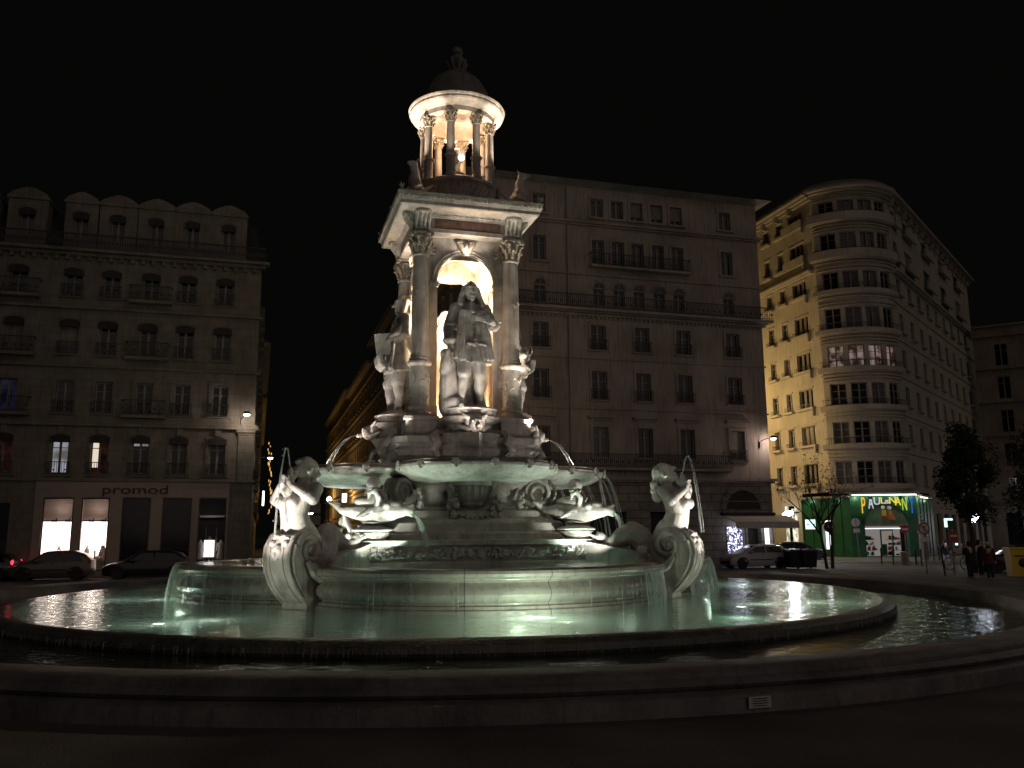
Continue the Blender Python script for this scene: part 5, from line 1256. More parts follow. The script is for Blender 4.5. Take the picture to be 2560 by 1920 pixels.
wall_lamp('wall_lamp', tuple(P(FC.hit(1898, 1115)[0], z_[1], .05)), (FC.N*.75+ud*.66).normalized(), 'bright lamp bracketed to the right end of the central building', 110, (1, .82, .70), .8)

# ======== cream building with the rounded corner
BR = empty('apartment_building', (0, 0, 0), 0, 'tall cream building with a rounded corner above the green toy shop', 'building'); WM[BR.name] = 'wallR'
B_ = Vector((25.6, 69.5, 0)); C_ = Vector((31.97, 69.5, 0)); D_ = Vector((52.7, 96, 0))
FA = Facade(B_+wd*26, -wd); AL = 26.0
FB = Arc((28.8, 72.55), math.hypot(3.2, 3.05), math.atan2(-3.05, -3.2), math.atan2(-3.05, 3.17)); LB = FB.L
FR = Facade(C_, D_-C_); LR = (D_-C_).length
zz = {8: (28.17, 29.5), 7: (24.94, 26.7), 6: (21.93, 23.36), 5: (18.59, 20.27), 4: (15.44, 17.1), 3: (12.28, 13.97), 2: (9.16, 10.83), 1: (5.95, 7.64)}
lv = (5.25, 8.2, 11.3, 14.5, 17.7, 20.9, 24.1, 27.3)
colA = [(AL-1.5-1.9, 1.9, 'triple'), (AL-5.3, .85, 'french'), (AL-7.4, .85, 'french'), (AL-10.8, 1.6, 'triple'), (AL-14, .85, 'french'), (AL-16, .85, 'french'), (AL-20, 1.6, 'triple')]
hA = []; hB = []; hR = []
for f_, (z0, z1) in zz.items():
    for u_, w_, st in colA: hA.append((u_, u_+w_, z0+.1, z1, st, f_))
    for i in range(4):
        c = LB*(.16+.227*i); hB.append((c-.64, c+.64, z0-.1, z1, 'french', f_, i))
    hR.append((1.3, 2.5, z0+.1, z1, 'french', f_))
    for i in range(8 if f_ < 7 else 4):
        u_ = 5.0+3.4*i if f_ < 7 else 5+7*i; hR.append((u_, u_+(1.2 if f_ < 7 else 2.6), z0+.1, z1, 'french', f_))
ZT = 30.5
wall(FA, AL, 5.25, ZT, hA).build('street_wall', 'wallR', BR, ang=0)
wall(FB, LB, 5.25, ZT, hB, .25, .45).build('bow_wall', 'wallR', BR, ang=0)
wall(FR, LR, 5.25, ZT, hR).build('square_wall', 'wallR', BR, ang=0)
for h_ in hA:
    fr = window(FA, BR, *h_[:4], style=h_[4], depth=.22, surround=False, sill=False, frame='shutter' if h_[4] == 'triple' else 'wood')
    mb = MB(); pbox(mb, FA, h_[0]-.25, h_[1]+.25, h_[2]-.22, h_[2]-.02, .003, .32); pbox(mb, FA, h_[0]-.12, h_[1]+.12, h_[3]+.02, h_[3]+.12, .003, .07)
    if h_[4] == 'triple':
        for s_ in (h_[1]+.05, ): pbox(mb, FA, s_, s_+.14, h_[2]-.75, h_[2]-.22, .003, .28)
    if h_[5] in (7, 8) and h_[4] == 'triple': pbox(mb, FA, h_[0]-.5, h_[1]+.5, h_[2]-.4, h_[2]+.35, .33, .5)
    mb.build('sill', 'wallR', fr, ang=0)
    mb = MB(); pbox(mb, FA, h_[0]-.1, h_[1]+.1, h_[2]+.3, h_[2]+.34, .2, .24); n = 8
    for i in range(n+1): pbox(mb, FA, h_[0]-.1+(h_[1]-h_[0]+.2)*i/n-.01, h_[0]-.1+(h_[1]-h_[0]+.2)*i/n+.01, h_[2]-.02, h_[2]+.3, .21, .23)
    mb.build('railing', 'iron', fr, ang=0)
for h_ in hB:
    pane = 'glass'
    if h_[5] == 4: pane = ('glass', 'e_win', 'e_win', 'e_win')[h_[6]] if h_[6] else 'e_win'
    if h_[5] == 6 and h_[6] == 2: pane = 'glass'
    window(FB, BR, *h_[:4], depth=.2, pane=pane, surround=False, sill=False, style='grid' if h_[5] < 6 else 'french', shutter=.0 if (h_[5]+h_[6]*3) % 7 == 3 else None)
for h_ in hR:
    fr = window(FR, BR, *h_[:4], depth=.22, surround=False, sill=False, shutter=.1 if (int(h_[0])+h_[5]) % 3 == 0 else None)
    mb = MB(); pbox(mb, FR, h_[0]-.2, h_[1]+.2, h_[2]-.2, h_[2]-.02, .003, .3)
    if h_[5] in (7, 8): pbox(mb, FR, h_[0]-.4, h_[1]+.4, h_[2]-.35, h_[2]+.4, .31, .5)
    mb.build('sill', 'wallR', fr, ang=0)
mb = MB()
for f_, (z0, z1) in zz.items():      # curved parapet bands of the bow
    d0 = .32 if f_ < 7 else .5
    pbox(mb, FB, -.25, LB+.25, z0-.5, z0-.12, .003, d0, 18); pbox(mb, FB, -.3, LB+.3, z0-.58, z0-.5, .003, d0-.14, 18); pbox(mb, FB, -.1, LB+.1, z0-.85, z0-.75, .003, .14, 18)
    pbox(mb, FB, 0, LB, z1+.1, z1+.2, .003, .1, 18); pbox(mb, FB, 0, LB, z1+.35, z1+.42, .003, .16, 18)
    if f_ >= 7: pbox(mb, FB, -.3, LB+.3, z0-.12, z0+.2, d0-.12, d0, 18)
for z, d in ((ZT-.5, .2), (ZT-.3, .5), (ZT-.12, .85)):
    pbox(mb, FA, 0, AL, z, z+.14, .003, d); pbox(mb, FB, 0, LB, z+.001, z+.141, .003, d, 18); pbox(mb, FR, 0, LR, z, z+.14, .003, d)
for z, d in ((23.75, .5), (23.6, .3), (11.0, .05)):
    pbox(mb, FA, 0, AL-.3, z, z+.16, .003, d); pbox(mb, FR, .3, LR, z, z+.16, .003, d)
for z in lv[1:7]: pbox(mb, FR, 0, LR, z+.1, z+.25, .003, .12)
for i in range(12): pbox(mb, FA, 1+2*i, 1.25+2*i, ZT-.9, ZT-.3, .003, .45); 
for i in range(16): pbox(mb, FR, .6+2.1*i, .85+2.1*i, ZT-.9, ZT-.3, .003, .45)
mb.build('bands', 'wallR', BR, ang=0)
for f_, (z0, z1) in zz.items():
    mb = MB(); pbox(mb, FB, -.1, LB+.1, z0+.32, z0+.36, .22, .26, 18)
    for i in range(36): pbox(mb, FB, LB*i/36, LB*i/36+.02, z0-.12, z0+.32, .23, .25)
    mb.build('bow_railing', 'iron', BR, ang=0)
ring = [FA.pos(0, 0, .8), FA.pos(AL-.2, 0, .8)]+[FB.pos(LB*i/16, 0, .85) for i in range(17)]+[FR.pos(.2, 0, .8), FR.pos(LR, 0, .8), FR.pos(LR, 0, -14), FA.pos(0, 0, -12)]
mb = MB(); mb.rings([[(p.x, p.y, ZT+.02) for p in ring], [(p.x, p.y, ZT+.2) for p in ring], [(p.x*.9+3.4, p.y*.9+8.5, ZT+1.2) for p in ring]]); mb.build('roof', 'rim', BR, ang=0)
# ground floor: pale left part, green shop with chamfered corner
GFa = FA
mb = MB(); 
gA = FA.hit(2028, 1330)[0] if False else AL-3.9
wall(FA, gA, 0, 5.25, [(gA-2.6, gA-.9, .5, 4.3)]).build('ground_floor_wall', 'wallR', BR, ang=0)
mb = MB(); pbox(mb, FA, gA-2.5, gA-1.0, .5, 4.1, -.6, -.55); mb.build('lit_shop_window', 'e_paleyel', BR, ang=0)
mb = MB(); pbox(mb, FA, gA-2.6, gA-2.3, .5, 4.3, -.12, .03); pbox(mb, FA, gA-1.2, gA-.9, .5, 4.3, -.12, .03); pbox(mb, FA, gA-2.3, gA-1.2, 2.6, 2.7, -.12, -.02); mb.build('lit_window_frame', 'e_paleyel', BR, ang=0)
lamp('shop_lamp', tuple(FA.pos(gA-1.7, 3.6, .9)), 40, (.95, 1, .9), .2)
GL_ = Vector((25.6, 69.5, 0)); 
cA = at_y(2134, 1395, 69.0); cB = at_y(2302, 1395, 69.0)
FG1 = Facade(FA.pos(gA, 0, .15), Vector((cA.x, cA.y, 0))-FA.pos(gA, 0, .15)); L1 = (Vector((cA.x, cA.y, 0))-FA.pos(gA, 0, .15)).length
FG2 = Facade(Vector((cA.x, cA.y, 0)), Vector((cB.x-cA.x, cB.y-cA.y, 0))); L2 = cB.x-cA.x
e3 = FR.pos(6.3, 0, .15); FG3 = Facade(Vector((cB.x, cB.y, 0)), e3-Vector((cB.x, cB.y, 0))); L3 = (e3-Vector((cB.x, cB.y, 0))).length
cxg = L2*.53; rg = 1.72
wall(FG2, L2, 0, 5.0, [(cxg-rg, cxg+rg, .15, 2.62)], .5).build('green_front', 'green', BR, ang=0)
wall(FG1, L1, 0, 4.8, [(L1*.42, L1*.62, .7, 3.0)], .4).build('green_front', 'green', BR, ang=0)
wall(FG3, L3, 0, 4.8, [(L3*.28, L3*.5, .7, 3.0)], .4).build('green_front', 'green', BR, ang=0)
mb = MB(); pbox(mb, FG1, L1*.42, L1*.62, .7, 3.0, -.38, -.34); mb.build('shop_poster', 'e_white', BR, ang=0)
mb = MB(); pbox(mb, FG3, L3*.28, L3*.5, .7, 3.0, -.38, -.34); mb.build('shop_poster', 'e_orange', BR, ang=0)
P = FG2.pos
mb = MB(); pbox(mb, FG2, cxg-rg, cxg+rg, .15, 2.62, -1.65, -1.6); TD = mb.build('toy_display', emit('toy_room', (.8, .72, .66), .24), BR, ang=0)
mb = MB(); pbox(mb, FG2, cxg-rg, cxg+rg, 2.3, 2.36, -1.5, -1.3); mb.build('ceiling_light', 'e_white', TD, ang=0)
rnd = random.Random(8)
for nm, cc in (('red', (.6, .08, .05)), ('orange', (.8, .35, .1)), ('green', (.05, .45, .25)), ('white', (.8, .8, .78)), ('dark', (.06, .05, .05))):
    mb = MB()
    for i in range(11):
        u_ = cxg+rnd.choice((-1, 1))*rnd.uniform(.5, 1.45); z = rnd.choice((.2, .62, 1.04, 1.45)); ww = rnd.uniform(.08, .22); pbox(mb, FG2, u_, u_+ww, z, z+rnd.uniform(.12, .34), -1.5, -1.3)
    mb.build('toys', mat('toy_'+nm, cc, .5, bump=0), TD, ang=0)
mb = MB()
for z in (.58, 1.0, 1.41): pbox(mb, FG2, cxg-rg, cxg-.5, z, z+.03, -1.55, -1.25); pbox(mb, FG2, cxg+.5, cxg+rg, z, z+.03, -1.55, -1.25)
mb.build('shelf', 'wood', TD, ang=0)
mb = MB(); pbox(mb, FG2, cxg-.3, cxg+.1, .2, 1.1, -.5, -.45); mb.build('display_figure', 'green', TD, ang=0)
lamp('shop_lamp', tuple(FG2.pos(cxg, 2.2, -.7)), 16, (1, .95, .88), .3)
mb = MB(); n = 18
mb.add([P(cxg+rg*math.cos(math.pi*i/n), 2.64+rg*.9*math.sin(math.pi*i/n), .02) for i in range(n+1)], [tuple(range(n+1))]); mb.build('tympanum', mat('tympanum', (.12, .22, .12), .6, bump=0, var=.3, vscale=1), BR, ang=0)
mb = MB()
for i in range(n):
    t0, t1 = math.pi*i/n, math.pi*(i+1)/n
    mb.hexa([P(cxg+q*math.cos(t_), 2.64+q*.9*math.sin(t_), d) for d in (.003, .12) for q, t_ in ((rg, t0), (rg+.14, t0), (rg+.14, t1), (rg, t1))])
pbox(mb, FG2, cxg-.45, cxg+.45, .15, 2.2, -.3, -.25); pbox(mb, FG2, cxg-.36, cxg+.36, .3, 2.1, -.24, -.2) 
mb.f = mb.f[:-12] ; mb.v = mb.v[:-16]
for a, b in ((cxg-.5, cxg-.42), (cxg+.42, cxg+.5)): pbox(mb, FG2, a, b, .15, 2.25, -.2, -.1)
pbox(mb, FG2, cxg-.42, cxg+.42, 2.15, 2.25, -.2, -.1)
mb.build('door_frame', 'darkgreen', BR, ang=0)
mb = MB()
pbox(mb, FG2, cxg-rg, cxg+rg, 2.5, 2.66, -.1, .05); mb.build('transom', 'wood', BR, ang=0)
mb = MB()
for F_, L_ in ((FG1, L1), (FG2, L2), (FG3, L3)):
    for z in (3.05, 3.35): 
        if F_ is FG2: pbox(mb, F_, .02, cxg-rg-.2, z, z+.07, .003, .08); pbox(mb, F_, cxg+rg+.2, L_-.02, z, z+.07, .003, .08)
        else: pbox(mb, F_, .02, L_*.28, z, z+.07, .003, .08)
    for i in range(5): 
        a = L_*i/5
        if F_ is not FG2: pbox(mb, F_, a+.02, a+.12, .1, 4.7, .003, .06)
    pbox(mb, F_, 0.01, L_-.01, 0.02, .3, .003, .1) if F_ is not FG2 else None
mb.build('green_mouldings', 'green', BR, ang=0)
mb = MB(); pbox(mb, FG2, -.1, L2+.1, 5.0, 5.2, .0, .6); pbox(mb, FG1, -.1, L1, 4.8, 4.95, .0, .5); pbox(mb, FG3, 0, L3, 4.8, 4.95, .0, .5); mb.build('fascia', 'wallR', BR, ang=0)
mb = MB(); pbox(mb, FG2, .1, L2-.1, 4.93, 4.99, .3, .42); pbox(mb, FG3, .2, L3*.4, 4.74, 4.79, .3, .4); mb.build('strip_light', 'e_whitestrip', BR, ang=0)
for u_ in (.6, L2*.35, L2*.72, L2-.4): lamp('sign_light', tuple(P(u_, 4.75, .45)), 13, (1, 1, .85), .08)
for F_, L_, q in ((FG1, L1, .75), (FG1, L1, .2), (FG3, L3, .12), (FG3, L3, .62)):
    lamp('sign_light', tuple(F_.pos(L_*q, 4.6, .3)), 6, (.75, 1, .75), .06)
mb = MB()
for u_ in (L2*.27, L2*.72): mb.box(P(u_, 4.72, .62), (.22, .15, .2))
mb.build('sign_spotlight', 'blackmetal', BR, ang=0)
# letters
hx = lambda px, py: FG2.hit(px, py)
for ch_, px, y0, y1, m_, wd_ in (('P', 2155, 1245, 1286, 'l_or', 1.0), ('A', 2174, 1242, 1274, 'l_pk', .9), ('U', 2190, 1244, 1263, 'l_pk', 1.3), ('L', 2204, 1244, 1260, 'l_ye', 1.2), ('&', 2216, 1250, 1260, 'l_pk', 1.2), ('N', 2229, 1244, 1260, 'l_ye', 1.3), ('A', 2242, 1244, 1265, 'l_ye', 1.1), ('N', 2258, 1244, 1278, 'l_gr', .9), ('Y', 2276, 1244, 1286, 'l_bl', .9)):
    u0, zt = hx(px, y0); _, zb = hx(px, y1)
    t = text_obj(ch_, 1.0, m_, BR, .04); t.name = 'letter'
    hgt = max(.2, zt-zb); t.location = P(u0, (zt+zb)/2, .12); t.rotation_euler = (R(90), 0, math.atan2(FG2.D.y, FG2.D.x)); t.scale = (.85*wd_*.75, hgt/.70, 1)
# two plain painted figures in the arch
a_, zc = hx(2207, 1279); mb = MB(); mb.ell(P(a_, 3.95, .08), (.16, .05, .17)).build('cutout_head', 'mannequin', BR)
MB().ell(P(a_+.5, 3.93, .08), (.17, .05, .17)).build('cutout_head', 'mannequin', BR)
pbox(MB(), FG2, a_-.12, a_+.22, 3.3, 3.78, .03, .09).build('cutout_shirt', 'yellow', BR, ang=0)
pbox(MB(), FG2, a_-.08, a_+.2, 2.9, 3.28, .03, .09).build('cutout_trousers', mat('red_paint', (.5, .04, .05), .5, bump=0), BR, ang=0)
mb = MB(); mb.hexa([P(a_+.38, 3.0, .09), P(a_+.95, 3.0, .09), P(a_+.95, 3.0, .03), P(a_+.38, 3.0, .03), P(a_+.46, 3.75, .09), P(a_+.6, 3.75, .09), P(a_+.6, 3.75, .03), P(a_+.46, 3.75, .03)]); mb.build('cutout_dress', mat('orange_paint', (.75, .2, .03), .5, bump=0), BR, ang=0)
# pale shop front beyond the green one
wall(Facade(FR.pos(6.3, 0, .0), FR.D), LR-6.3, 0, 5.25, [(2+3*i, 3.8+3*i, .5, 3.6) for i in range(8)]).build('ground_floor_wall', 'wallR', BR, ang=0)
mb = MB()
for i in range(8): pbox(mb, FR, 8.3+3*i, 10.1+3*i, .5, 3.6, -.4, -.35)
mb.build('shop_panes', 'glass', BR, ang=0)

# ======== building at the far right
BX = empty('apartment_building', (0, 0, 0), 0, 'dim building at the right edge beyond the trees', 'building'); WM[BX.name] = 'wallD'
FX = Facade((50.5, 92, 0), Vector((1, -.55, 0)))
hX = [(2+3.2*i, 3.2+3.2*i, 5.2+3.6*j, 7.6+3.6*j) for i in range(7) for j in range(5)]
gx = [(1.5+2.6*i, 3.0+2.6*i, .6, 3.9) for i in range(9)]
wall(FX, 26, 0, 24, hX+gx).build('wall', 'wallD', BX, ang=0)
for h_ in hX: window(FX, BX, *h_, surround=False, sill=False, shutter=.0 if int(h_[0]+h_[2]) % 3 == 0 else None)
mb = MB()
for z in (4.4, 8.4, 12, 15.6, 19.2, 22.8, 23.9): pbox(mb, FX, 0, 26, z, z+.2, .003, .35)
mb.build('bands', 'wallD', BX, ang=0)
for i, h_ in enumerate(gx):
    mb = MB(); pbox(mb, FX, h_[0], h_[1], h_[2], h_[3], -.3, -.26); mb.build('shop_window', 'e_white' if i in (1, 2, 4) else 'glass', BX, ang=0)
lamp('shop_lamp', tuple(FX.pos(5, 3, 1.2)), 60, (.9, .9, 1), .3)

# ======== buildings down the street between the left and central buildings
def street_building(F, L, H, wm, label, rows, step, seed, gold=False):
    b = empty('apartment_building', (0, 0, 0), 0, label, 'building'); WM[b.name] = wm
    hh = [(u_, u_+.95, z, z+1.7) for u_ in [1+step*i for i in range(int((L-1.5)/step))] for z in [4.6+3.1*j for j in range(rows)]]
    gg = [(u_-.2, u_+1.3, .2, 3.3) for u_ in [1+step*i for i in range(int((L-2)/step))]]
    wall(F, L, 0, H, hh+gg).build('wall', wm, b, ang=0)
    mb = MB()
    for h_ in hh+gg: pbox(mb, F, h_[0], h_[1], h_[2], h_[3], -.3, -.25)
    mb.build('panes', 'glass', b, ang=0)
    mb = MB()
    for j in range(rows+1): pbox(mb, F, 0, L, 3.9+3.1*j, 4.05+3.1*j, .003, .25)
    for h_ in hh: pbox(mb, F, h_[0]-.1, h_[1]+.1, h_[2]-.1, h_[2]+.1, .003, .35); pbox(mb, F, h_[0]-.1, h_[1]+.1, h_[3], h_[3]+.15, .003, .12)
    pbox(mb, F, 0, L, H-.3, H, .003, .7); mb.build('mouldings', wm, b, ang=0)
    mb = MB(); mb.hexa([F.pos(0, H, .8), F.pos(L, H, .8), F.pos(L, H, -10), F.pos(0, H, -10), F.pos(0, H+1.8, -2), F.pos(L, H+1.8, -2), F.pos(L, H+1.8, -8), F.pos(0, H+1.8, -8)]); mb.build('roof', 'roof', b, ang=0)
    mb = MB(); mb.quad(F.pos(0, 0), F.pos(0, 0, -10), F.pos(0, H, -10), F.pos(0, H)); mb.quad(F.pos(L, 0), F.pos(L, 0, -10), F.pos(L, H, -10), F.pos(L, H)); mb.build('end_wall', wm, b, ang=0)
CL = CP-ud*UC
street_building(Facade(CL+wd*44, -wd), 17.9, 22.6, 'wallD', 'dim building next down the street after the plain central one', 5, 2.6, 1)
street_building(Facade(CL+wd*70, -wd), 25.9, 21.0, 'gold', 'ochre building lit by a street lamp, further down the street', 5, 2.6, 2)
street_building(Facade(CL+wd*110, -wd), 39.9, 22.0, 'gold', 'farthest ochre building on the right side of the street', 5, 3, 3)
street_building(Facade(dP(0)+wd*20.1, wd), 25, 17.5, 'wallD', 'narrow sliver of building behind the left corner building', 4, 2.6, 4)
street_building(Facade(dP(0)+wd*45.2, wd), 50, 17.0, 'gold', 'glinting building far down the left side of the street', 4, 2.6, 5)
for i, (u_, w_, z, pw) in enumerate(((10.0, 60, 7, 520), (9.5, 90, 8, 700), (1.5, 60, 5, 120))):
    p = dP(u_, w_); lamp('street_lamp_light', (p.x, p.y, z), pw, (1, .68, .30), .2)
def street_lamp(name, p, h_, label, m_, group=None, light=0, col=(1, .8, .5)):
    r_ = empty(name, p, 0, label, 'street lamp', group)
    MB().lathe([(.1, 0), (.08, .6), (.05, .8), (.04, h_-.3)], 12).build('post', 'blackmetal', r_)
    MB().lathe([(.05, h_-.3), (.16, h_-.2), (.2, h_), (.12, h_+.12), (.02, h_+.2)], 12).build('lantern', m_, r_)
    if light: lamp(name+'_light', (p[0], p[1], h_+.05), light, col, .2)
    return r_
for i, (px, py, Y) in enumerate(((823, 1247, 75), (796, 1264, 90), (779, 1280, 110), (770, 1285, 130))):
    p = at_y(px, py, Y); street_lamp('street_lamp', (p.x, p.y, 0), p.z, ['nearest small bright lamp down the street', 'second small bright lamp down the street', 'third small bright lamp down the street', 'farthest small bright lamp down the street'][i], 'e_bulb', 'lamps receding down the street')
p = at_y(660, 1146, 58); q = dP(-.0, 9.0)
wall_lamp('wall_lamp', (q.x+.1, q.y, p.z), ud, 'small bright lamp down the side street beside the left building', 60, (1, .8, .5), .8)
# vertical lit sign and glowing shop sign down the street
def flat_sign(name, px0, px1, py0, py1, Y, m_, label, cat='sign', d=.15):
    a = at_y(px0, py1, Y); b = at_y(px1, py0, Y); c = (a+b)/2
    r_ = empty(name, (c.x, c.y, c.z), 0, label, cat)
    MB().box((0, 0, 0), (b.x-a.x, d, b.z-a.z)).build('panel', m_, r_, ang=0)
    MB().box((0, 0.02, 0), (b.x-a.x+.08, d*.6, b.z-a.z+.08)).build('frame', 'blackmetal', r_, ang=0)
    return r_
vs = flat_sign('vertical_sign', 656, 661, 1228, 1264, 60, 'e_lamp', 'narrow vertical lit sign in the side street')
flat_sign('shop_sign', 856, 867, 1234, 1255, 60, 'e_lamp', 'small bright lit sign behind the upper basin')
rnd = random.Random(3); gl_ = empty('window_glints', (0, 0, 0), 0, 'row of golden glints on the far left facade of the street', 'string lights'); mb = MB()  # small glowing golden specks in a row down the facade
for i in range(26):
    p = at_y(rnd.uniform(670, 680), 1108+i*7+rnd.uniform(-3, 3), 80+i*.3); mb.ell(p, (.05, .05, rnd.uniform(.08, .3)), 6, 4)
mb.build('glint_specks', 'e_street', gl_)
# hoarding at the street corner
hp = at_z(640, 1440); hd = empty('scaffold_hoarding', (hp.x-.1, hp.y+4, 0), PHI, 'grey slatted hoarding at the mouth of the side street', 'hoarding')
mb = MB()
for z in (1.6, 2.3, 3.0, 3.7): mb.box((1.2, 0, z), (2.6, .08, .55))
mb.build('boards', 'shutter', hd, ang=0)
mb = MB()
for x in (0, .8, 1.6, 2.4): mb.box((x, .08, 2.2), (.08, .08, 4.4))
mb.build('posts', 'blackmetal', hd, ang=0)

# ------------------------------------------------------------------ cars
def car(loc, rz, paint, label, L=3.75, Wd=1.62, Hh=1.38, lights=None, dark=False):
    root = empty('parked_car', loc, rz, label, 'car', 'cars parked round the square')     # +x = front
    hl, hw = L/2, Wd/2
    st = [(-hl, .30, .62, .95, .95, .90), (-hl+.08, .2, .78, 1.02, .93, .86), (-hl+.35, .18, .86, 1.28, .97, .74), (-hl+.9, .17, .87, Hh, 1., .70), (-.3, .17, .86, Hh, 1., .72), (.25, .17, .85, Hh-.04, 1., .72), (.75, .17, .84, 1.10, 1., .76), (1.05, .17, .84, .92, 1., .84), (hl-.5, .18, .78, .84, .97, .86), (hl-.12, .2, .66, .70, .92, .84), (hl, .3, .55, .58, .82, .75)]
    rs = []
    for x, zl, zb, zt, wf, rf in st:
        w_ = hw*wf; wr = hw*wf*rf
        if zt < zb+.1: wr = w_*.9
        half = [(w_*.92, zl), (w_, zl+.12), (w_*1.01, (zl+zb)/2), (w_*.97, zb), (wr*1.02, zt-.07), (wr*.9, zt-.01), (wr*.5, zt+.02)]
        rs.append([(x, y, z) for y, z in half]+[(x, -y, z) for y, z in reversed(half)])
    body = MB().rings(rs).build('body', paint, root, ang=40)
    def yb(x, z):     # half width of the glasshouse at x, z
        return hw*(.97+(z-.86)/(Hh-.07-.86)*(.735-.97))+.012
    for s_ in (-1, 1):
        for poly in ([(-hl+.38, .93), (-hl+.62, 1.26), (-.42, Hh-.1), (-.42, .92)], [(-.34, .92), (-.34, Hh-.1), (.22, Hh-.12), (.78, .93)]):
            mb = MB(); o = [(x, s_*yb(x, z), z) for x, z in poly]; i_ = [(x, s_*(yb(x, z)-.02), z) for x, z in poly]; mb.rings([o, i_]).build('side_window', 'carglass', root, ang=0)
        for wx in (-hl+.68, hl-.72):
            w1 = MB(); w1.rings([[(wx+r_*math.cos(t_), s_*y, .30+r_*math.sin(t_)) for t_ in [2*math.pi*j/24 for j in range(24)]] for r_, y in ((.30, hw+.005), (.30, hw-.2))]); wh = w1.build('wheel', 'rubber', root)
            w1 = MB(); w1.rings([[(wx+r_*math.cos(t_), s_*y, .30+r_*math.sin(t_)) for t_ in [2*math.pi*j/24 for j in range(24)]] for r_, y in ((.19, hw+.012), (.17, hw-.02))]); w1.build('rim', 'rubber' if paint != 'carwhite' else 'cardark', wh)
            w1 = MB(); w1.tube([(wx+.35*math.cos(t_), s_*(hw-.005), .30+.35*math.sin(t_)) for t_ in [math.pi*j/12 for j in range(13)]], .035, 6); w1.build('wheel_arch', 'rubber', root)
        if s_ == 1:
            for xe in (-hl-.012, hl+.005): MB().box((xe, 0, .5), (.02, .46, .11)).build('number_plate', 'signwhite', root, ang=0)
        MB().ell((.62, s_*(hw+.07), .95), (.09, .08, .07)).build('mirror', paint, root)
        MB().box((0, s_*(hw*1.012), .52), (1.5, .02, .05)).build('door_moulding', 'rubber', root, ang=0)
        MB().box((-.1, s_*(hw*1.0), .82), (.16, .03, .03)).build('door_handle', 'blackmetal', root, ang=0)
        MB().ell((hl-.13, s_*hw*.66, .60), (.13, .17, .08)).build('headlight', 'greymetal', root)
        MB().ell((-hl+.08, s_*hw*.8, .86), (.08, .09, .16)).build('taillight', lights or 'signred', root)
    w1 = MB(); w1.rings([[(.82, y, .98) for y in (-.6, .6)]+[(.36, y, Hh-.06) for y in (.52, -.52)], [(.80, y, .96) for y in (-.6, .6)]+[(.33, y, Hh-.08) for y in (.52, -.52)]]).build('windscreen', 'carglass', root, ang=0)
    w1 = MB(); w1.rings([[(-hl+.06, y, 1.0) for y in (-.56, .56)]+[(-hl+.42, y, 1.29) for y in (.48, -.48)], [(-hl+.1, y, 1.0) for y in (-.56, .56)]+[(-hl+.46, y, 1.27) for y in (.48, -.48)]]).build('rear_window', 'carglass', root, ang=0)
    MB().box((hl-.02, 0, .38), (.06, 1.1, .14)).build('bumper_grille', 'rubber', root, ang=0)
    return root
pw_ = at_z(1893, 1421.5); car((pw_.x+.0, pw_.y+.5, 0), math.pi+PHI*.9, 'carwhite', 'white three-door hatchback parked in front of the awning shop', L=3.85)
pd_ = at_z(2003, 1402); car((pd_.x-.1, pd_.y, 0), -R(14), 'cardark', 'dark car parked behind the two bins, near the green shop')
p1 = at_z(366, 1447); car((p1.x, p1.y, 0), math.pi+PHI, 'cardark', 'dark hatchback left of the overflowing middle basin', L=4.0, Hh=1.42)
p2 = at_z(130, 1450); car((p2.x, p2.y, 0), math.pi+PHI, 'cargrey', 'grey hatchback in front of the brightly lit shop windows', L=3.7, Hh=1.45)
p3 = at_z(-60, 1452); car((p3.x, p3.y-.3, 0), math.pi+PHI*.8, 'cardark', 'dark car with a glowing red tail light at the left edge', L=4.0, lights='e_red', Hh=1.4)
p4 = at_z(2540, 1432); car((p4.x+.3, p4.y, 0), math.pi-R(10), 'cardark', 'dark car behind the yellow box at the right edge', L=4.2)

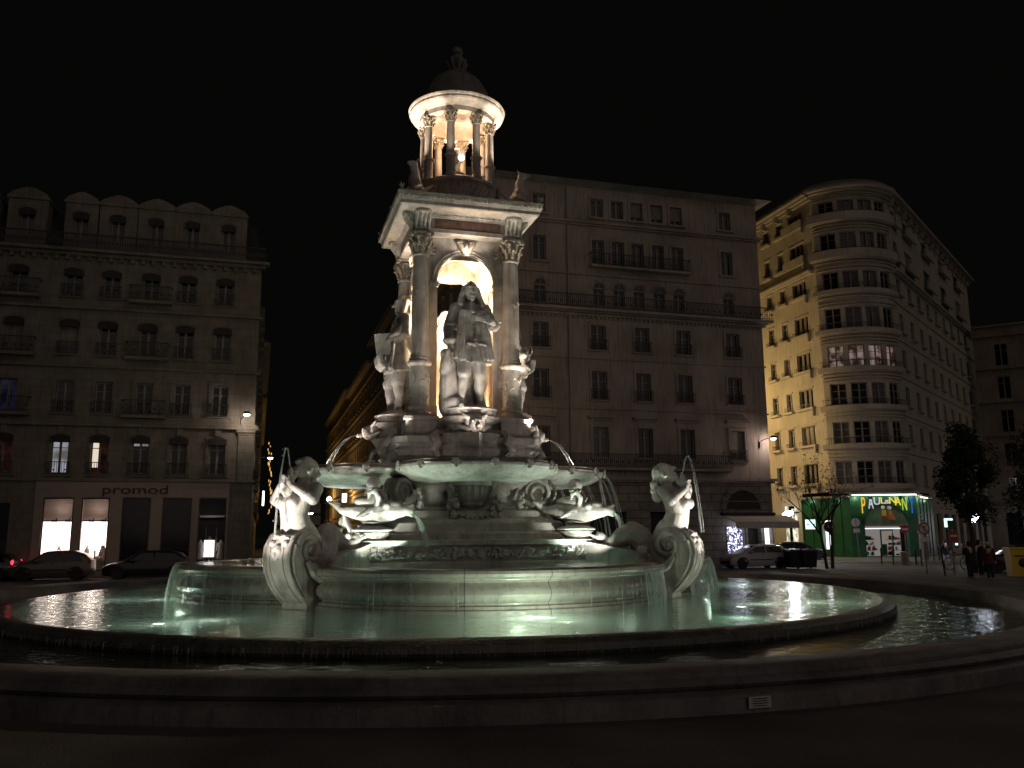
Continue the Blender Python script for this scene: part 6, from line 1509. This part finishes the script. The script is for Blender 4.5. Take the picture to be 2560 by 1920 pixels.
# ------------------------------------------------------------------ people (dark clothes, seen small)
def person(loc, face, H, label, coat='cloth', legs='jeans', pose='stand', hat=None, lean=0., hood=False):
    root = empty('person', loc, face, label, 'person')     # faces -y
    S = lambda *p: tuple(q*H for q in p)
    b = MB(); head(b, S(0, -.01, .93), H*.98)
    b.cap(S(0, 0, .82), S(0, 0, .89), .032*H, .03*H)
    b.cap(S(0, 0, .62), S(0, 0, .78), .085*H, .09*H)
    for s_ in (-1, 1):
        st_ = .03 if pose == 'step' else 0
        b.cap(S(s_*.045, 0, .50), S(s_*.05, -s_*st_, .28), .055*H, .042*H); b.cap(S(s_*.05, -s_*st_, .28), S(s_*.052, s_*st_, .05), .036*H, .022*H); b.cap(S(s_*.052, s_*st_+.01, .025), S(s_*.06, s_*st_-.075, .02), .024*H, .018*H)
        if pose == 'photo': el = S(s_*.13, -.05, .68); ha = S(s_*.04, -.16, .84)
        elif pose == 'hips': el = S(s_*.18, .03, .64); ha = S(s_*.1, -.03, .55)
        elif pose == 'phone' : el = S(s_*.13, -.04, .62); ha = S(s_*.05, -.14, .68)
        else: el = S(s_*.14, .01, .64); ha = S(s_*.14, -.03, .50)
        b.cap(S(s_*.105, 0, .79), el, .038*H, .032*H); b.cap(el, ha, .03*H, .022*H); hand(b, ha, (Vector(ha)-Vector(el)), (0, 0, 1) if pose in ('photo', 'phone') else (0, 1, 0), H*.9, .5)
    b.cap(S(0, 0, .47), S(0, 0, .64), .08*H, .085*H)
    b.remesh('body', 'skin', root, .016, 1)
    c = MB(); c.rings([[(.0+rx*H*math.cos(t_), ry*H*math.sin(t_), z*H) for t_ in [2*math.pi*j/20 for j in range(20)]] for z, rx, ry in ((.42, .125, .1), (.5, .12, .095), (.62, .105, .085), (.74, .118, .085), (.8, .11, .075), (.835, .06, .055))])
    for s_ in (-1, 1):
        if pose == 'photo': el = S(s_*.13, -.05, .68); ha = S(s_*.055, -.135, .80)
        elif pose == 'hips': el = S(s_*.18, .03, .64); ha = S(s_*.11, -.02, .56)
        elif pose == 'phone': el = S(s_*.13, -.04, .62); ha = S(s_*.065, -.12, .67)
        else: el = S(s_*.14, .01, .64); ha = S(s_*.14, -.025, .52)
        c.cap(S(s_*.105, 0, .79), el, .05*H, .044*H); c.cap(el, ha, .043*H, .034*H)
    if hood: c.ell(S(0, .03, .86), S(.07, .06, .05))
    c.remesh('coat', coat, root, .018, 1, .008, 8)
    c = MB()
    for s_ in (-1, 1):
        st_ = .03 if pose == 'step' else 0
        c.cap(S(s_*.045, 0, .48), S(s_*.05, -s_*st_, .28), .062*H, .052*H); c.cap(S(s_*.05, -s_*st_, .28), S(s_*.052, s_*st_, .07), .05*H, .038*H)
    c.remesh('trousers', legs, root, .018, 1, .008, 8)
    c = MB()
    if hat: c.ell(S(0, .0, .965), S(.062, .072, .045)); c.ell(S(0, 0, 1.01), S(.02, .02, .018))
    else: c.ell(S(0, .018, .955), S(.06, .065, .06)); c.ell(S(0, .04, .91), S(.05, .045, .05))
    c.remesh('hat' if hat else 'hair', hat or 'hair', root, .014, 1)
    return root
p = at_z(2428, 1446); person((p.x, p.y, 0), R(-160), 1.62, 'person in a long dark coat holding up a glowing phone', pose='photo')
ph = MB().box((0, 0, 0), (.15, .01, .09)); t_ = Vector((math.sin(R(-160)), -math.cos(R(-160)), 0)); 
o = tag(ph.build('phone', 'e_pharm', ang=0), 'glowing phone held up by the person in a long coat', 'phone'); o.location = (p.x+t_.x*.42-.16, p.y+t_.y*.42, 1.50); o.rotation_euler = (0, 0, R(20))
p = at_z(2478, 1449); person((p.x, p.y, 0), R(150), 1.60, 'person in maroon coat and pale knitted hat by the yellow box', coat='clothred', hat='knit', pose='stand', hood=True)
p = at_z(2455, 1440); person((p.x, p.y, 0), R(100), 1.66, 'person in dark clothes standing between two companions', pose='phone')
p = at_z(2367, 1414); person((p.x, p.y, 0), R(175), 1.60, 'person in dark jacket and pale trousers with hands on hips', legs='clothpale', pose='hips')

# ------------------------------------------------------------------ street furniture on the right
def disc_mb(r_, y, n=24, th=.03): return MB().rings([[(r_*math.cos(2*math.pi*j/n), yy, r_*math.sin(2*math.pi*j/n)) for j in range(n)] for yy in (y, y+th)])
def road_sign(px, pyb, pyt, label, face, Rr=.33, tilt=0.):
    p = at_z(px, pyb); r_ = empty('road_sign', p, 0, label, 'sign')
    q = at_y(px, pyt, p.y); h_ = q.z
    MB().tube([(0, 0, 0), (0, 0, h_+Rr*.8)], .04, 8).build('post', 'greymetal', r_)
    f = empty('face', (0, -.05, h_), 0); f.parent = r_
    if face == 'noentry':
        o = disc_mb(Rr, -.02).build('disc', 'signred', r_); o.location = (0, -.05, h_)
        o2 = MB().box((0, -.05, h_), (Rr*1.4, .012, Rr*.32)); o2.v = [(x, y-.03, z) for x, y, z in o2.v]; o2.build('bar', 'signwhite', r_, ang=0)
    elif face == 'ring':
        o = disc_mb(Rr, -.02).build('disc', 'signred', r_); o.location = (0, -.05, h_)
        o = disc_mb(Rr*.76, -.035).build('field', 'signwhite', r_); o.location = (0, -.05, h_)
        o = MB().box((0, 0, 0), (Rr*.12, .01, Rr*1.0)).box((Rr*.16, 0, Rr*.35), (Rr*.4, .01, Rr*.12)).xf(Matrix.Translation((0, -.095, h_-.02))).build('arrow', 'blackmetal', r_, ang=0)
        o = MB().box((0, 0, 0), (Rr*1.7, .01, Rr*.13)).xf(Matrix.Translation((0, -.108, h_)) @ Matrix.Rotation(R(45), 4, 'Y')).build('slash', 'signred', r_, ang=0)
    elif face == 'back':
        o = disc_mb(Rr, -.02).build('disc', 'signwhite', r_); o.location = (0, -.05, h_)
        MB().box((0, -.09, h_), (.07, .03, Rr*2)).build('strap', 'greymetal', r_, ang=0)
    bpy.data.objects.remove(f)
    return r_, h_
r_, h_ = road_sign(2150, 1398, 1306, 'round pale sign back on a leaning post by the green shop', 'back'); MB().box((0, -.06, h_-.62), (.5, .02, .3)).build('plate', 'signwhite', r_, ang=0); r_.rotation_euler = (0, R(-3), 0)
r_, h_ = road_sign(2318, 1434, 1321, 'red ringed no right turn sign in front of the grey pillar', 'ring', .30); MB().box((0, -.06, h_-.55), (.5, .02, .22)).build('plate', 'signwhite', r_, ang=0)
road_sign(2268, 1402, 1323, 'red no entry disc in front of the toy shop door', 'noentry', .32)
road_sign(2079, 1420, 1317, 'dark red no entry disc seen behind the bare tree', 'noentry', .33)
p = at_z(2364, 1440); r_ = empty('road_sign', p, 0, 'tall leaning post with a dark square back and a red no entry board', 'sign')
hh = at_y(2385, 1312, p.y).z; MB().tube([(0, 0, 0), (-.12, 0, 1.2)], .045, 8).build('post', 'blackmetal', r_)
MB().tube([(.5, .1, 0.0), (.5, .1, hh)], .035, 8).build('post', 'greymetal', r_)
MB().box((.53, 0, hh), (.42, .03, .42)).build('upper_board', 'darkgreen', r_, ang=0)
MB().box((.55, 0, hh-.55), (.44, .03, .5)).build('lower_board', 'signred', r_, ang=0)
MB().box((.55, -.02, hh-.52), (.34, .02, .08)).build('bar', 'signwhite', r_, ang=0)
# grey pillar, bin, bollards
p = at_z(2313, 1404); r_ = tag(MB().lathe([(.32, 0), (.32, .1), (.28, .14), (.28, 1.95), (.34, 2.0), (.34, 2.1), (.2, 2.2)], 20).build('pillar', 'rim'), 'thick grey pillar beside the toy shop', 'pillar'); r_.location = (p.x, p.y, 0)
p = at_z(2264, 1413); r_ = empty('litter_bin', p, 0, 'short pale cylindrical bin on the pavement before the toy shop', 'bin')
MB().lathe([(.22, 0), (.24, .05), (.24, .72), (.26, .75), (.26, .8)], 20).build('bin', 'shutter', r_); MB().lathe([(.24, .8), (.2, .84), (.02, .86)], 20).build('lid', 'greymetal', r_)
bol = None; BLB = ['slim dark bollard left of the toy shop door', 'slim dark bollard in the middle of the toy shop door', 'slim dark bollard right of the pale bin', 'second slim dark bollard right of the pale bin', 'slim dark bollard right of the grey pillar', 'second slim dark bollard right of the grey pillar']
for i, (px, py) in enumerate(((2205, 1411), (2234, 1413), (2291, 1413), (2305, 1416), (2336, 1406), (2349, 1405))):
    p = at_z(px, py)
    if bol is None:
        bol = o = MB().lathe([(.045, 0), (.045, .9), (.06, .93), (.06, .96), (.045, .99), (.045, 1.03), (.02, 1.06)], 12).build('bollard', 'blackmetal')
    else: o = bol.copy(); COL.objects.link(o)
    o.location = p; tag(o, BLB[i], 'bollard', 'bollards on the pavement')
# wheelie bins by the white car
bins = None
for i, (px, lab) in enumerate(((1987, 'dark wheeled bin just right of the white car'), (2019, 'dark wheeled bin nearer the bare tree'))):
    p = at_z(px, 1422)
    if bins is None:
        r_ = bins = empty('wheeled_bin', p, R(8))
        MB().rings([[(x*.38, y*.36, .08) for x, y in ((-1, -1), (1, -1), (1, 1), (-1, 1))], [(x*.46, y*.44, 1.0) for x, y in ((-1, -1), (1, -1), (1, 1), (-1, 1))]]).build('bin', 'cloth', r_, ang=0)
        MB().rings([[(x*.48, y*.46, 1.003) for x, y in ((-1, -1), (1, -1), (1, 1), (-1, 1))], [(x*.42, y*.4, 1.12) for x, y in ((-1, -1), (1, -1), (1, 1), (-1, 1))]]).build('lid', 'blackmetal', r_, ang=0)
        for s_ in (-1, 1): MB().tube([(s_*.36, .38, .12), (s_*.44, .38, .12)], .12, 14).build('wheel', 'rubber', r_)
    else: r_ = copy_tree(bins); r_.location = p
    tag(r_, lab, 'bin', 'wheeled bins by the white car')
# bicycle
p = at_z(2395, 1424); bk = empty('bicycle', p, R(12), 'bicycle leaning behind the tall sign post', 'bicycle')
for x in (-.5, .5):
    w_ = MB().tube([(x+.33*math.cos(t_), 0, .33+.33*math.sin(t_)) for t_ in [2*math.pi*j/24 for j in range(25)]], .022, 6).build('wheel', 'rubber', bk)
    mb = MB()
    for j in range(10): mb.tube([(x, 0, .33), (x+.31*math.cos(j*.628), 0, .33+.31*math.sin(j*.628))], .005, 4)
    mb.build('spokes', 'greymetal', w_)
mb = MB()
for a, b in (((-.5, 0, .33), (-.12, 0, .78)), ((-.12, 0, .78), (.36, 0, .8)), ((.36, 0, .8), (-.02, 0, .3)), ((-.02, 0, .3), (-.5, 0, .33)), ((-.02, 0, .3), (-.15, 0, .9)), ((.33, 0, .95), (.5, 0, .33))): mb.tube([a, b], .02, 6)
mb.build('frame', 'greymetal', bk); MB().ell((-.16, 0, .92), (.13, .06, .04)).build('saddle', 'rubber', bk); MB().tube([(.3, -.25, 1.0), (.34, 0, .97), (.3, .25, 1.0)], .016, 6).build('handlebar', 'blackmetal', bk)
# yellow box at the right edge
p = at_z(2553, 1442); yb_ = empty('yellow_box', p, R(-6), 'yellow dispenser box at the right edge of the photo', 'box')
MB().rings([[(x*.46, y*.3, .03) for x, y in ((-1, -1), (1, -1), (1, 1), (-1, 1))], [(x*.52, y*.32, 1.25) for x, y in ((-1, -1), (1, -1), (1, 1), (-1, 1))]]).build('body', 'yellow', yb_, ang=0)
MB().box((0, 0, 1.29), (1.1, .7, .08)).build('lid', 'yellow', yb_, ang=0)
MB().box((.0, -.33, .95), (.7, .03, .05)).build('slot', 'blackmetal', yb_, ang=0); MB().ell((.05, -.32, .65), (.25, .03, .22)).build('emblem', 'blackmetal', yb_)
# lit signs in front of shops
flat_sign('arrow_sign', 2014, 2037, 1299, 1323, 64, 'e_pharm', 'small white lit sign with teal arrows by the pale arched shop window')
a = at_y(2017, 1311, 63.8)
for x, s_ in ((.14, 1), (.5, -1)): tag(MB().rings([[(a.x+x-.1*s_, 63.85, a.z+.08), (a.x+x+.1*s_, 63.85, a.z), (a.x+x-.1*s_, 63.85, a.z-.08)], [(a.x+x-.1*s_, 63.8, a.z+.08), (a.x+x+.1*s_, 63.8, a.z), (a.x+x-.1*s_, 63.8, a.z-.08)]]).build('arrow', 'e_teal', [o for o in COL.objects if o.name.startswith('arrow_sign')][0], ang=0)).matrix_parent_inverse = Matrix.Translation(-Vector([o for o in COL.objects if o.name.startswith('arrow_sign')][0].location))
flat_sign('pharmacy_sign', 2361, 2380, 1296, 1318, 66, 'e_pharm', 'pale teal lit sign hanging past the green shop')
lampc = at_y(1972, 1283, 58)
r_ = empty('street_lamp', (lampc.x, lampc.y, lampc.z), 0, 'dazzling white lamp cluster behind the bare branches', 'street lamp')
MB().ell((0, 0, 0), (.30, .2, .18)).ell((-.22, 0, -.12), (.22, .18, .16)).build('globes', 'e_cool', r_); MB().tube([(.2, .1, .0), (1.2, 1.5, .1), (1.3, 2.0, .1)], .04, 6).build('arm', 'blackmetal', r_)
lamp('street_lamp_light', (lampc.x, lampc.y-.35, lampc.z-.1), 480, (.9, .92, 1), .2)
p = at_y(2431, 1292, 52); r_ = street_lamp('street_lamp', (p.x, p.y, 0), p.z-.05, 'bluish white street lamp glowing under the leafy tree', 'e_cool', None, 1400, (.9, .9, 1))
MB().ell((0, 0, p.z), (.34, .34, .34)).build('globe', 'e_cool', r_)

# ------------------------------------------------------------------ trees
def bare_tree(loc, H, label, seed, leaf=True):
    rnd = random.Random(seed); root = empty('bare_tree', loc, 0, label, 'tree'); tr = MB(); br = MB(); lf = MB()
    def grow(p, d, l, r_, dep, mb):
        pts = [p]; rr = [r_]; q = p.copy(); dd = d.copy()
        n = 4
        for i in range(n):
            dd = (dd+Vector((rnd.uniform(-.14, .14), rnd.uniform(-.14, .14), rnd.uniform(-.04, .1)))).normalized(); q = q+dd*l/n; pts.append(q.copy()); rr.append(r_*(1-.45*(i+1)/n))
        mb.tube(pts, rr, 6 if dep > 2 else 4)
        if dep <= 0:
            if leaf and rnd.random() < .45:
                a = Vector((rnd.uniform(-.1, .1), rnd.uniform(-.1, .1), -rnd.uniform(.05, .14))); b = Vector((rnd.uniform(-.06, .06), rnd.uniform(-.06, .06), .02)); lf.quad(q, q+b+a*.5, q+a, q-b+a*.5)
            return
        for i in range(rnd.choice((3, 3, 4)) if dep > 1 else 3):
            j = rnd.randint(2, n); e = pts[j]; nd = (dd*.9+Vector((rnd.uniform(-1, 1), rnd.uniform(-1, 1), rnd.uniform(-.25, .7)))*.75).normalized()
            grow(e, nd, l*rnd.uniform(.55, .75), rr[j]*.6, dep-1, br)
    for dx, tilt in ((-.22, -.06), (.12, .05)):
        p = Vector((dx, 0, 0)); pts = [p]; n = 5
        for i in range(n): p = p+Vector((tilt*H*.1+rnd.uniform(-.04, .04), rnd.uniform(-.03, .03), H*.33/n)); pts.append(p.copy())
        tr.tube(pts, [.1-.008*i for i in range(n+1)], 8)
        for i in range(4): grow(pts[-1-(i % 2)], Vector((rnd.uniform(-.8, .8)+tilt*3, rnd.uniform(-.6, .6), 1.0)).normalized(), H*.25, .06, 4, br)
    tr.build('trunk', 'bark', root); br.build('crown', 'bark', root); 
    if leaf: lf.build('leaves', 'leafdry', root, ang=0)
    return root
p = at_z(2077, 1421.5); bare_tree((p.x, p.y, 0), 7.2, 'leafless twin-stemmed tree in front of the cream building', 12)
def leafy_tree(loc, H, W_, zb, label, seed, n=5200, m_='leaf'):
    rnd = random.Random(seed); root = empty('leafy_tree', loc, 0, label, 'tree', 'leafy trees on the right')
    tr = MB(); tr.tube([(0, 0, 0), (.05, 0, zb*.6), (-.05, 0, zb), (0, 0, H*.75)], [.16, .13, .11, .04], 10)
    for i in range(14):
        a = rnd.uniform(0, 6.28); z = zb+rnd.uniform(0, .4)*(H-zb); l = W_*rnd.uniform(.5, .95); tr.tube([(0, 0, z), (l*.5*math.cos(a), l*.5*math.sin(a), z+l*.5), (l*math.cos(a), l*math.sin(a), z+l*1.3)], [.06, .04, .012], 6)
    tr.build('trunk', 'bark', root)
    cl_ = []
    for i in range(46):
        a = rnd.uniform(0, 6.28); t_ = rnd.random(); z = zb+(H-zb)*t_; rad = W_*(math.sin(math.pi*min(1, .18+t_*.78))**.7)*rnd.uniform(.25, .95); cl_.append((rad*math.cos(a), rad*math.sin(a), z, W_*rnd.uniform(.22, .42)))
    mb = MB()
    for i in range(n):
        c = rnd.choice(cl_); d = Vector((rnd.gauss(0, 1), rnd.gauss(0, 1), rnd.gauss(0, 1))).normalized()*c[3]*rnd.uniform(.5, 1.05); p_ = Vector(c[:3])+Vector((d.x, d.y, d.z*1.25))
        s_ = rnd.uniform(.06, .13); a = Vector((rnd.uniform(-1, 1), rnd.uniform(-1, 1), rnd.uniform(-1, 1))).normalized()*s_; b = a.orthogonal().normalized()*s_*.6
        mb.quad(p_-a, p_+b, p_+a, p_-b)
    mb.build('crown', m_, root, ang=0)
    return root
p = at_z(2437, 1432); leafy_tree((p.x, p.y, 0), at_y(2430, 1078, p.y).z, 1.5, 2.9, 'dense dark leafy tree behind the standing people', 5, 9000)
p = at_z(2600, 1425); leafy_tree((p.x+1.5, p.y+2, 0), 7.5, 1.7, 2.6, 'dark leafy tree cut off by the right edge of the photo', 6, 5000)
